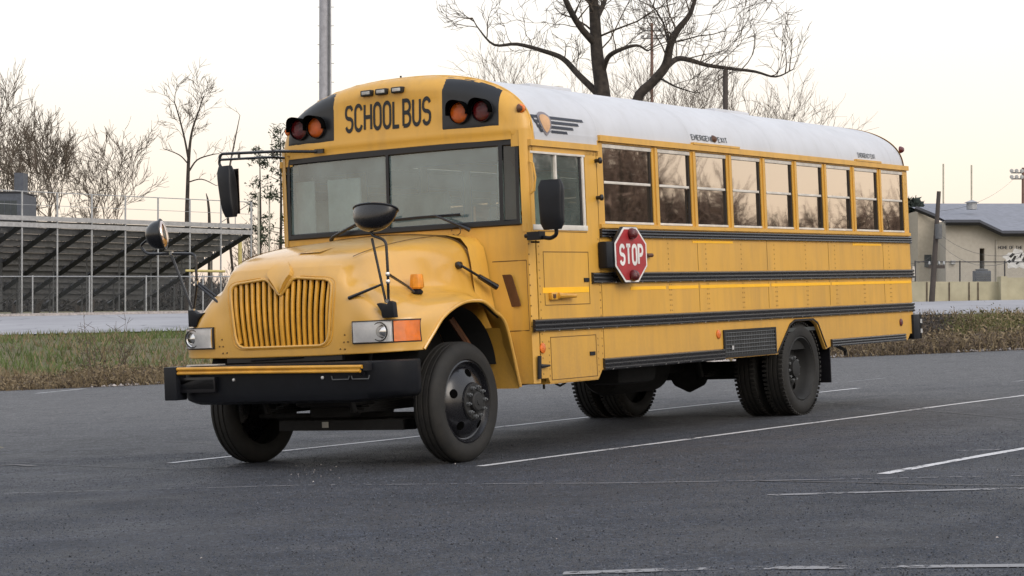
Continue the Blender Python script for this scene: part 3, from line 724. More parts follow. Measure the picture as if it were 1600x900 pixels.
def thin_tree():
    Y = 118; t = Tree(31); P = lambda px, py, dy=0: at(px, py, Y+dy); u = Y/FPX
    X = P(292, 300)[0]; base = np.array((X, Y, groundz(X, Y)))
    t.path([base, P(292, 345), P(293, 300), P(295, 245), P(300, 205), P(310, 175), P(318, 150)], [3.8*u, 3.5*u, 3.1*u, 2.6*u, 1.7*u, 1.2*u, .7*u], 14, 3.0, 4, 1.1, .016, .6, .014)
    t.path([P(294, 246), P(288, 215), P(279, 180), P(272, 158)], [1.9*u, 1.5*u, 1.1*u, .7*u], 11, .8, 4, 1.0, .016, .6, .014)
    t.path([P(294, 270), P(308, 250), P(330, 242), P(342, 240)], [1.5*u, 1.2*u, .9*u, .5*u], 5, .8, 3, .8, .016, .6, .014)
    t.path([P(293, 285), P(315, 280), P(338, 290)], [1.1*u, .9*u, .5*u], 3, .5, 3, .7, .014, .6, .014)
    t.path([P(293, 255), P(280, 242), P(255, 232)], [1.1*u, .9*u, .5*u], 4, .5, 3, .8, .014, .6, .014)
    t.finish('bare_tree', 'thin solitary bare tree with a narrow forked crown above the right end of the grandstand', tuple(base), gl, ('bark', 'far_twig'))
    t = Tree(33); X = P(356, 300)[0]; base = np.array((X, Y+4, groundz(X, Y+4)))
    t.path([base, P(356, 340), P(358, 270), P(366, 225), P(375, 180)], [2.2*u, 2*u, 1.6*u, 1.2*u, .5*u], 6, 2.0, 3, .8, .014, .5, .012)
    t.finish('bare_tree', 'very thin leaning sapling seen beside the hanging black side mirror', tuple(base), gl, ('far_bark', 'far_twig'))
    t = Tree(34); X = P(327, 340)[0]; base = np.array((X, Y, groundz(X, Y)))
    t.path_raw([base, P(327, 345), P(325, 315), P(322, 302)], [2.6*u, 2.4*u, 1.8*u, .5*u])
    t.finish('broken_trunk', 'short broken dead trunk poking up behind the top rail', tuple(base), None, ('bark', 'far_twig'), 'tree')
thin_tree()
def pine(px, pytop, Y, label, lo=.5, w=1.4, seed=1, name='pine_tree', n=46, mats=('bark', 'pine_leaf'), thick=.10, group=None):
    t = Tree(seed); r = t.r; X = (px-800)/FPX*Y; zb = groundz(X, Y); H = at(px, pytop, Y)[2]-zb
    t.path_raw([(X, Y, zb-.1), (X+.1, Y, zb+H*.5), (X+.05, Y, zb+H)], [thick, thick*.7, thick*.15])
    for i in range(n):
        k = r.random(); z = zb+H*(lo+(1-lo)*k); L = w*(1.05-k)*r.uniform(.5, 1.1)+.25; a = r.uniform(0, 6.28)
        e = np.array((X+math.cos(a)*L, Y+math.sin(a)*L, z+r.uniform(-.1, .35))); s = np.array((X+.05, Y, z))
        t.crown.tube([s, (s+e)/2+np.array((0, 0, .08)), e], [.025, .018, .008], 3, False)
        for j in range(26):
            q = s+(e-s)*r.uniform(.35, 1.05)+np.array([r.gauss(0, .13) for _ in range(3)]); A = np.array([r.gauss(0, .09) for _ in range(3)]); B = np.array([r.gauss(0, .05) for _ in range(3)])
            t.crown.add([q-A, q+B, q+A], [(0, 1, 2)])
    return t.finish(name, label, (X, Y, zb), group, mats)
pine(436, 200, 112, 'tall thin pine with sparse tufts between the hanging mirror and the bus', .35, 1.3, 41, n=40)
pine(404, 232, 120, 'smaller sparse pine left of the tall thin pine', .4, 1.1, 42, n=30)
for i, (px, top) in enumerate([(388, 372), (402, 350), (418, 362), (433, 345), (368, 385)]):
    gen_tree(50+i, px, top, 135+i*3, .08, ['low bare sapling nearest the bus hood, first from the yellow post', 'bare sapling standing between the two yellow posts', 'bare sapling just left of the bus windshield corner', 'taller bare sapling touching the edge of the bus windshield', 'low bare sapling under the right end of the grandstand'][i], 0, 4, group='saplings between grandstand and bus', minr=.014, frac=.4)
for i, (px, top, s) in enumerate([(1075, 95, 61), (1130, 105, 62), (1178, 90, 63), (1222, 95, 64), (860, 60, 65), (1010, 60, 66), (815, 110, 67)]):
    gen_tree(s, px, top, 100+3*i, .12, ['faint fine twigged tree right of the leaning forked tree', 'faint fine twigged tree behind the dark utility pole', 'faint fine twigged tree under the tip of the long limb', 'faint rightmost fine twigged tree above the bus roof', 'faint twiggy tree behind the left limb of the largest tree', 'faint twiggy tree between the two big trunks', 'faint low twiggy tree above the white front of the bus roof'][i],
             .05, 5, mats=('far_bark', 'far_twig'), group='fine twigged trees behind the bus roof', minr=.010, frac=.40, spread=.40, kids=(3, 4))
def evergreen(px0, px1, pytop, Y, label, seed):
    r = random.Random(seed); X0, X1 = (px0-800)/FPX*Y, (px1-800)/FPX*Y; X = (X0+X1)/2; zb = groundz(X, Y); H = at(px0, pytop, Y)[2]-zb; t = Tree(seed)
    t.path_raw([(X, Y, zb-.1), (X, Y, zb+H*.4), (X, Y, zb+H*.8)], [.2, .15, .05])
    for i in range(5200):
        k = r.random(); a = r.uniform(0, 6.28); wd = (X1-X0)/2*(1.15 if k < .75 else 1.15*math.sqrt(max(.05, 1-((k-.75)/.27)**2)))*(.85+.25*math.sin(k*19+a*2))
        rr = wd*math.sqrt(r.uniform(.25, 1)); q = np.array((X+math.cos(a)*rr, Y+math.sin(a)*rr, zb+.1+k*H)); A = np.array([r.gauss(0, .13) for _ in range(3)]); B = np.array([r.gauss(0, .13) for _ in range(3)])
        t.crown.add([q-A, q+B, q+A], [(0, 1, 2)])
    t.finish('evergreen_tree', label, (X, Y, zb), None, ('bark', 'evergreen'))
evergreen(1400, 1452, 318, 100, 'dark green evergreen tree between the rear of the bus and the tan building', 71)
def weed(px, pytop, Y, label, seed):
    t = Tree(seed); X = (px-800)/FPX*Y; zb = groundz(X, Y); H = at(px, pytop, Y)[2]-zb
    m = MB(); r = t.r
    for i in range(9):
        L = H*r.uniform(.4, 1.05); p = np.array((X+r.gauss(0, .12), Y+r.gauss(0, .12), zb)); d = np.array((r.gauss(0, .28), r.gauss(0, .2), 1)); pts = [p]
        for s in range(5): d = d+np.array((r.gauss(0, .12), 0, 0)); pts.append(pts[-1]+d/np.linalg.norm(d)*L/5)
        m.tube(pts, [.012, .011, .009, .007, .006, .004], 3, False)
        for s in range(7):
            q = pts[r.randint(2, 5)]; e = q+np.array((r.gauss(0, .14), r.gauss(0, .1), abs(r.gauss(.08, .08)))); m.tube([q, (q+e)/2, e], [.006, .005, .004], 3, False)
    o = m.build('tall_weed', 'brush_brown', smooth=0, fixn=False); tag(o, label, 'weed', 'tall weeds on the verge')
weed(147, 497, 50.6, 'straight tall dry weed left in the pair by the kerbless lot edge', 81)
weed(190, 502, 51.5, 'branching tall dry weed right in the pair on the grass bank', 82)
weed(1518, 478, 53, 'bare dry weed standing in front of the yellow green bushes', 83)

# ------------------------------------------------------------------ grandstand
def grandstand():
    A = np.array((-.7071, -.7071, 0)); B = np.array((-.7071, .7071, 0)); Z = np.array((0, 0, 1.))
    Rr = np.array((-12.9, 105., 0)); gz = 1.22; top = CAMZ+4.5; nb = 13; sp = 1.86; rows = 13; run = 9.3/rows; rise = 3.45/rows
    e = empty('grandstand', (Rr[0], Rr[1], gz))
    O = np.array((Rr[0], Rr[1], gz))
    def P(a, b, z): return Rr+A*a+B*b+Z*z-O
    L = nb*sp
    for k in range(nb+1):          # stringers and columns
        m = MB(); m.tube([P(k*sp, 0, top-.35), P(k*sp, 9.5, top-3.85)], .15, 4); m.build('stringer', 'stringer_steel', e)
    for k in range(nb+1):
        m = MB(); m.tube([P(k*sp, 0, gz), P(k*sp, 0, top+1.15)], .045, 6); m.build('column', 'galvanised', e)
    m = MB()
    for k in range(nb+1):
        for b in (3.2, 6.4): m.tube([P(k*sp, b, gz), P(k*sp, b, top-.35-b*.368)], .04, 5)
        m.tube([P(k*sp, 0, gz+1.2), P(k*sp, 3.2, gz+.1)], .03, 4)
    m.build('brace', 'steel_grey', e)
    for i in range(rows):
        b = i*run; z = top-i*rise
        m = MB(); m.obox(P(L/2, b+.12, z), A*L/2, B*.13, Z*.03, 0)         # seat plank
        m.obox(P(L/2, b+.42, z-.42), A*L/2, B*.17, Z*.025, 1); m.obox(P(L/2, b+.26, z-.30), A*L/2, B*.012, Z*.13, 1)
        if i == 0:
            m.obox(P(L/2, -.06, z-.06), A*L/2, B*.02, Z*.105, 0); m.obox(P(L/2, -.06, z-.36), A*L/2, B*.02, Z*.105, 0)
        m.build('bench', ['bench_alu', 'bench_shade'] if i == 0 else ['bench_shade', 'bench_shade'], e)
    m = MB()
    for i in range(rows):
        for k in range(nb+1):
            b = i*run; m.tube([P(k*sp, b+.12, top-i*rise-.42), P(k*sp, b+.12, top-i*rise)], .025, 4, False)
    m.build('bracket', 'steel_grey', e)
    m = MB(); m.tube([P(0, 0, top+1.15), P(L, 0, top+1.15)], .022, 5); m.tube([P(0, 0, top+.55), P(L, 0, top+.55)], .012, 5); m.build('guard_rail', 'galvanised', e)
    m = MB(); m.tube([P(-.05, 0, top+1.15), P(-.05, 9.4, top-2.3)], .02, 5)
    for b in np.linspace(0, 9.4, 8): m.tube([P(-.05, b, top-.3-b*.368), P(-.05, b, top+1.15-b*.368)], .025, 5)
    m.build('side_rail', 'galvanised', e)
    tag(e, 'long aluminium grandstand seen from behind with sloping steel stringers', 'grandstand')
grandstand()
def link_panel(name, pts, h, mat, parent, z0=0):
    me = bpy.data.meshes.new(name); vs = []; fs = []; uv = []
    s = 0
    for i, p in enumerate(pts):
        if i: s += np.linalg.norm(np.array(p)-np.array(pts[i-1]))
        vs += [tuple(p), (p[0], p[1], p[2]+h)]; uv += [(s, 0), (s, h)]
    for i in range(len(pts)-1): fs.append((2*i, 2*i+2, 2*i+3, 2*i+1))
    me.from_pydata(vs, [], fs); l = me.uv_layers.new(name='UVMap')
    for li, lp in enumerate(me.loops): l.data[li].uv = uv[lp.vertex_index]
    me.materials.append(MATS[mat]); o = bpy.data.objects.new(name, me); col.objects.link(o); o.parent = parent; return o
def fence(name, label, x0, x1, Y0, Y1, h, step, zf, mat, postmat, r=.035, cat='fence'):
    n = max(1, int(round(math.hypot(x1-x0, Y1-Y0)/step))); base = np.array((x0, Y0, zf(x0, Y0))); e = empty(name, tuple(base))
    P = []
    for i in range(n+1):
        t = i/n; X = x0+(x1-x0)*t; Y = Y0+(Y1-Y0)*t; P.append(np.array((X, Y, zf(X, Y)))-base)
    for p in P: MB().tube([p-np.array((0, 0, .1)), p+np.array((0, 0, h+.05))], r, 6).build('post', postmat, e)
    MB().tube([p+np.array((0, 0, h)) for p in P], r*.7, 5).build('top_rail', postmat, e)
    link_panel('wire_mesh', P, h, mat, e)
    return tag(e, label, cat)
fence('chain_link_fence', 'chain link fence with tall grey posts along the road in front of the grandstand', -31.1, -8.6, 93.5, 93.5, 1.72, 2.47, lambda x, y: 1.25, 'fence_wire', 'galvanised')
def press_box():
    Y = 100; e = empty('press_box', tuple(at(-20, 330, Y))); b = np.array(at(-20, 330, Y))
    m = MB(); p0 = at(-70, 345, Y)-b; p1 = at(33, 302, Y)-b; m.box((p0[0], 0, p0[2]-.3), (p1[0], 3.2, p1[2])); m.build('wall', 'box_grey', e)
    m = MB()
    for px in (2, 12, 22): q = at(px, 325, Y)-b; m.box((q[0]-.13, -.02, q[2]-.35), (q[0]+.13, .01, q[2]+.35))
    m.build('window', 'window_dark', e)
    m = MB(); p0 = at(19, 302, Y)-b; p1 = at(33, 269, Y)-b; m.box((p0[0], .4, p0[2]), (p1[0], 1.4, p1[2])); m.build('roof_box', 'box_grey', e)
    m = MB()
    for px in (2, -14, -30): q = at(px, 345, Y)-b; m.tube([q-np.array((0, 0, 4.2)), q], .07, 5)
    m.build('support', 'steel_grey', e)
    m = MB(); p0 = at(-70, 301, Y)-b; p1 = at(34, 300, Y)-b; m.box((p0[0], -.06, p0[2]), (p1[0], 3.2, p1[2]+.03)); m.build('roof', 'trim_dark', e)
    tag(e, 'dark press box on top of the grandstand at the left edge of the photo', 'press box')
press_box()

# ------------------------------------------------------------------ poles
def pole(name, label, pxb, pxt, pyt, Y, r0, r1, mat, cat='pole', group=None, extra=None, n=12):
    Xb = (pxb-800)/FPX*Y; b = np.array((Xb, Y, groundz(Xb, Y)-.1)); t = np.array(at(pxt, pyt, Y)); e = empty(name, tuple(b))
    MB().tube([(0, 0, 0), tuple((t-b)*.5), tuple(t-b)], [r0, (r0+r1)/2, r1], n).build('shaft', mat, e)
    if extra: extra(e, b, t)
    return tag(e, label, cat, group)
def mast_extra(e, b, t):
    m = MB(); h = t-b
    for k in range(3):
        z = h[2]-.6-k*.9; m.box((-1.6, -.12, z-.06), (1.6, .12, z+.06))
    m.build('crossarm', 'pole_grey', e)
    for k in range(3):
        for x in (-1.3, -.45, .45, 1.3):
            z = h[2]-.6-k*.9; MB().lathe([(.02, .35), (.16, .3), (.24, 0), (.22, -.02)], (x, -.2, z+.2), 'y', 12).build('floodlight', 'aluminium', e)
    m = MB()
    for k in range(30): m.tube([(-.24, 0, 1.5+k*.55), (.24, 0, 1.5+k*.55)], .008, 4)
    m.build('climbing_step', 'steel_grey', e)
    m = MB(); m.box((.10, -.22, 0), (.14, -.17, h[2]-2)); m.build('conduit', 'steel_grey', e)
pole('light_mast', 'tall thick grey floodlight mast rising behind the front of the bus', 508.5, 508, -330, 62, .20, .16, 'pole_grey', 'light pole', extra=mast_extra, n=24)
def xarm(px0, px1, py, Y):
    def f(e, b, t):
        a = np.array(at(px0, py, Y))-b; c = np.array(at(px1, py, Y))-b; MB().box((a[0], -.06, a[2]-.06), (c[0], .06, a[2]+.07)).build('crossarm', 'pole_wood', e)
        m = MB()
        for k in (.05, .35, .65, .95): m.lathe([(.02, 0), (.05, .05), (.03, .14), (0.001, .16)], (a[0]+(c[0]-a[0])*k, 0, a[2]+.07), 'z', 8)
        m.build('insulator', 'galvanised', e)
    return f
def leanextra(e, b, t):
    xarm(1451, 1476, 417, 83)(e, b, t)
    q = np.array(at(1463, 362, 83))-b; MB().lathe([(.001, -.30), (.13, -.28), (.14, 0), (.13, .28), (.001, .30)], (q[0]+.05, -.20, q[2]), 'z', 14).build('transformer', 'steel_grey', e)
pole('utility_pole', 'dark wooden utility pole leaning in front of the tan building', 1455.5, 1467, 299, 83, .12, .08, 'pole_wood', 'utility pole', extra=leanextra)
def lampcluster(px, py, Y, w):
    def f(e, b, t):
        q = np.array(at(px, py, Y))-b
        for dz in (0, -w*.8): 
            MB().box((q[0]-w, -.05, q[2]+dz-.04), (q[0]+w, .05, q[2]+dz+.04)).build('crossarm', 'steel_grey', e)
            for k in (-1, -.35, .35, 1): MB().lathe([(.03, .2), (.10, .15), (.14, 0), (.001, -.01)], (q[0]+k*w, -.1, q[2]+dz+.12), 'y', 10).build('floodlight', 'galvanised', e)
    return f
pole('light_pole', 'distant floodlight pole with two lamp bars showing between the big trees', 1018.5, 1018.5, 36, 150, .13, .10, 'pole_rust', 'light pole', extra=lampcluster(1019, 48, 150, .7))
pole('light_pole', 'reddish floodlight pole behind the tan building at the right edge', 1598.5, 1598.5, 262, 140, .12, .09, 'pole_rust', 'light pole', extra=lampcluster(1592, 270, 140, .5))
pole('wooden_pole', 'dark wooden pole rising behind the middle of the bus roof', 1133.5, 1133.5, 109, 90, .12, .11, 'pole_wood', 'utility pole')
pole('goal_post', 'pale thin upright left of the pair above the grey roof', 1474, 1474, 256, 150, .06, .06, 'pole_pale', 'post', 'pale uprights above the roof')
pole('goal_post', 'pale thin upright right of the pair above the grey roof', 1518, 1518, 258, 150, .06, .06, 'pole_pale', 'post', 'pale uprights above the roof')
pole('yellow_post', 'pale yellow post left of the pair beside the grandstand', 375, 375, 370, 108, .10, .10, 'pole_yellow', 'post', 'yellow posts beside the grandstand')
pole('yellow_post', 'pale yellow post right of the pair nearest the bus hood', 404, 404, 300, 108, .07, .05, 'pole_pale', 'post', 'yellow posts beside the grandstand')
pole('yellow_post', 'slender post behind the fence just left of the bus windshield', 421, 421, 300, 112, .05, .04, 'pole_pale', 'post', 'yellow posts beside the grandstand')
o = MB().tube([at(290, 423, 100), at(352, 424, 100)], .06, 8).build('yellow_rail', 'pole_yellow'); tag(o, 'yellow horizontal rail under the right end of the grandstand', 'rail')
def wires():
    m = MB()
    for (a, b, sag) in [((1463, 362, 83), (1700, 330, 70), 1.2), ((1463, 375, 83), (1700, 300, 60), 1.5), ((1466, 330, 83), (1600, 262, 140), .6), ((1455, 400, 83), (1380, 380, 80), .5)]:
        p, q = np.array(at(*a)), np.array(at(*b)); pts = [p+(q-p)*t-np.array((0, 0, sag*4*t*(1-t))) for t in np.linspace(0, 1, 16)]; m.tube(pts, .007, 4, False)
    o = m.build('overhead_wire', 'wire', fixn=False); tag(o, 'thin overhead wires sagging from the leaning utility pole', 'wire')
wires()

# ------------------------------------------------------------------ school building and walls on the right
def building():
    Y = 95.; b = np.array(at(1478, 440, Y)); b[2] = groundz(b[0], Y); e = empty('school_building', tuple(b)); zt = lambda py, YY=Y: at(1500, py, YY)[2]-b[2]
    xx = lambda px, YY=Y: (px-800)/FPX*YY-b[0]
    eave = zt(345); low = zt(362)
    m = MB()
    m.box((0, 0, -.5), (xx(1524), 12, eave)); m.box((xx(1524), .0, -.5), (xx(1531), 12, eave)); 
    m.box((xx(1538.5), .0, -.5), (xx(1700), 12, low)); m.box((xx(1531), 1.2, -.5), (xx(1538.5), 12, eave)); m.box((xx(1531), 0, zt(388)), (xx(1538.5), 1.2, low))
    m.prism([(xx(1524), low-.01), (xx(1560), low-.01), (xx(1524), eave)], .002, 11.9, 'y')
    m.build('wall', 'stucco', e)
    m = MB(); m.prism([(xx(1448), -.5), (-.01, -.5), (-.01, zt(338)), (xx(1448), zt(326))], 2.0, 14, 'y'); m.build('side_wall', 'stucco_pale', e)
    # roof: one big slope falling towards the viewer
    rid = zt(318, 108)
    m = MB()
    pts = [(xx(1474), -.5, eave), (xx(1526), -.5, eave), (xx(1562), -.5, low), (xx(1720), -.5, low)]
    back = [(xx(1420, 108), 13, rid), (xx(1526, 108), 13, rid), (xx(1562, 108), 13, rid), (xx(1760, 108), 13, rid)]
    m.grid([pts, back]); m.grid([[(p[0], p[1], p[2]-.12) for p in pts], [(p[0], p[1], p[2]-.12) for p in back]])
    m.grid([[(xx(1443), 2.5, zt(322)+.05), (xx(1476), 2.0, zt(337)+.05)], back[:2]])
    m.build('roof', 'shingle', e)
    m = MB(); m.tube([(p[0], p[1]-.02, p[2]-.1) for p in pts], .13, 4); m.tube([(xx(1443), 1.9, zt(322)), (xx(1478), 1.6, zt(338))], .12, 4); m.build('fascia', 'trim_dark', e)
    f = MB().box((xx(1458), 1.93, zt(416)), (xx(1469), 1.99, zt(396))).build('window', 'window_dark', e)
    f = MB().box((xx(1531.5), 1.14, -.3), (xx(1538), 1.19, zt(396))).build('door', 'trim_dark', e)
    MB().tube([(xx(1557), -.05, .2), (xx(1557), -.05, zt(375))], .04, 6).build('drain_pipe', 'stucco', e)
    m = MB(); m.box((xx(1486), -.15, zt(413)), (xx(1492), -.01, zt(407))); m.build('meter_box', 'galvanised', e)
    # roof vent
    MB().lathe([(.25, 0), (.25, .3), (.35, .32), (.001, .45)], (xx(1549), 4, low+1.2), 'z', 10).build('roof_vent', 'galvanised', e)
    # mural: white patch with black stripes, and lettering
    m = MB(); r = random.Random(3)
    cx, cz = xx(1590), zt(405); ps = []
    for a in np.linspace(0, 2*math.pi, 40, endpoint=False):
        rr = 1+.13*math.sin(5*a)+.10*math.sin(11*a+1); ps.append((cx+.58*rr*math.cos(a), cz+.42*rr*math.sin(a)))
    m.prism(ps, -.012, -.004, 'y', 0)
    for (x, z, dx, dz, wv) in [(-.32, .12, .22, .12, .07), (-.2, -.06, .16, .2, .08), (-.40, -.1, .12, .0, .08), (.0, .2, .08, -.22, .06), (.12, .1, .1, .16, .05), (.25, -.05, .12, .2, .06), (.38, .0, .1, .12, .05), (-.05, -.2, .14, .06, .05)]:
        m.prism([(cx+x-wv, cz+z), (cx+x+wv*.4, cz+z-wv), (cx+x+dx, cz+z+dz), (cx+x+dx*.4, cz+z+dz*.7+wv)], -.02, -.0125, 'y', 1)
    m.build('mural', ['mural_white', 'letter_black'], e)
    m = MB(); x0, x1, z0, z1 = xx(1560), xx(1598), zt(389), zt(384.5)
    lettering(m, 'HOME OF THE', lambda u, v: (x0+(x1-x0)*u, -.012, z0+(z1-z0)*v), .09); m.build('lettering', 'trim_dark', e, fixn=False)
    tag(e, 'tan stucco school building with grey shingle roof at the right edge', 'building')
building()
def blockwall():
    Y = 84.; b = np.array(at(1500, 468, Y)); b[2] = groundz(b[0], Y); e = empty('block_wall', tuple(b)); xx = lambda px: (px-800)/FPX*Y-b[0]; zt = lambda py: at(1500, py, Y)[2]-b[2]
    m = MB(); m.box((xx(1380), 0, -.3), (xx(1560), .2, zt(440))); m.box((xx(1570), -.4, -.3), (xx(1700), -.2, zt(434))); m.box((xx(1560), -.45, -.3), (xx(1570), .25, zt(432))); m.build('wall', 'blockwall', e)
    m = MB()
    for px in (1448, 1483, 1514, 1528, 1600, 1630): m.box((xx(px)-.02, -.43 if px > 1565 else -.03, -.2), (xx(px)+.03, -.02 if px < 1565 else -.41, zt(441)))
    m.build('joint', 'brush_brown', e)
    tag(e, 'low tan block wall with a thicker pier, in front of the school building', 'wall')
blockwall()
fence('chain_link_fence', 'black chain link fence standing behind the low tan block wall', (1430-800)/FPX*87, (1640-800)/FPX*87, 87, 87, 1.7, 1.9, lambda x, y: at(1500, 474, 87)[2], 'chain_link', 'trim_dark', .03)
def ac():
    b = np.array(at(1534, 455, 89)); e = empty('air_conditioner', tuple(b)); m = MB(); m.box((-.33, -.3, 0), (.33, .3, .86)); m.build('cabinet', 'box_grey', e, bevel=.04)
    MB().lathe([(.001, 0), (.25, .0), (.27, .05), (.1, .08), (.001, .08)], (0, 0, .862), 'z', 16).build('fan_grille', 'steel_grey', e)
    m = MB()
    for k in range(7): m.box((-.30, -.315, .1+k*.1), (.30, -.302, .13+k*.1))
    m.build('louvre', 'steel_grey', e)
    tag(e, 'dark air conditioning unit behind the fence by the building doorway', 'air conditioner')
ac()
# woodland on the other side of the car park: it is what the side windows mirror
def woods():
    m = MB(); r = random.Random(17)
    for i in range(760):
        a = R(r.uniform(40, 76)); D = r.uniform(60, 84); X = 4+math.sin(a)*D; Y = 24+math.cos(a)*D; z = max(-3, min(3.5, lotz(X, Y))); H = (r.uniform(4.2, 5.9)+3.4*sstep(R(60.3), R(62), a)+1.2*sstep(R(58.6), R(58.9), a)*(1-sstep(R(59.4), R(59.7), a)))*(1+.10*math.sin(a*31))
        p = np.array((X, Y, z)); m.tube([p, p+(r.gauss(0, .3), r.gauss(0, .3), H*.6), p+(r.gauss(0, .5), r.gauss(0, .5), H)], [.12, .07, .02], 4, False, 0)
        for j in range(22):
            k = r.uniform(.15, .85); q = p+(0, 0, H*k); d = np.array((r.gauss(0, .6), r.gauss(0, .6), 1.)); d /= np.linalg.norm(d); L = H*r.uniform(.15, .35)
            m.tube([q, q+d*L*.5, q+d*L+np.array((0, 0, L*.1))], [.035, .025, .01], 3, False, 1)
        for j in range(40):
            k = r.random()**1.6*.72; q = p+(r.gauss(0, .9), r.gauss(0, .9), H*k); A = np.array([r.gauss(0, .16) for _ in range(3)]); B = np.array([r.gauss(0, .16) for _ in range(3)]); m.add([q-A, q+B, q+A], [(0, 1, 2)], 1)
    m.build('woods', ['bark', 'reflected_brush'], kind='stuff', smooth=0, fixn=False)
woods()
def far_woods():
    m = MB(); r = random.Random(19)
    for i in range(3400):
        Y = r.uniform(165, 190); X = r.uniform(-.30, .32)*Y; z = groundz(X, Y); H = r.uniform(1.5, 3.6)*(1.0+.25*math.sin(X*.35)); p = np.array((X, Y, z-.3))
        m.tube([p, p+(r.gauss(0, .2), 0, H*.6), p+(r.gauss(0, .5), 0, H+.6)], [.06, .04, .015], 3, False, 0)
        for j in range(9):
            q = p+(r.gauss(0, .5), r.gauss(0, .5), H*r.uniform(.0, .95)); A = np.array([r.gauss(0, .22) for _ in range(3)]); B = np.array([r.gauss(0, .22) for _ in range(3)]); m.add([q-A, q+B, q+A], [(0, 1, 2)], 0)
    m.build('far_woods', ['brush_grey'], kind='stuff', smooth=0, fixn=False)
far_woods()
# ================================================================== SCHOOL BUS (built in its own frame)
bus = empty('school_bus'); bus.matrix_world = BUSM
tag(bus, 'yellow conventional school bus with white roof and black rails, parked on asphalt', 'school bus')
YN, YF = -1.43, 1.30                    # driver side and door side
YC, HW = (YN+YF)/2, (YF-YN)/2
XR = 9.68
def roof_pt(a, off=0.):                 # a 0..1 from the near eave over the crown to the far eave
    th = math.pi*(1-a); n = 2.35; c, s = math.cos(th), math.sin(th)
    y = (HW-off)*math.copysign(abs(c)**(2/n), c); z = 2.80+(.62-off)*abs(s)**(2/n)
    return YC+y, z
def roofz(y, off=0.):
    n = 2.35; k = min(1, abs(y-YC)/(HW-off)); return 2.80+(.62-off)*max(0, 1-k**n)**(1/n)
def part(mb, name, mats, parent=bus, **k): return mb.build(name, mats, parent, **k)

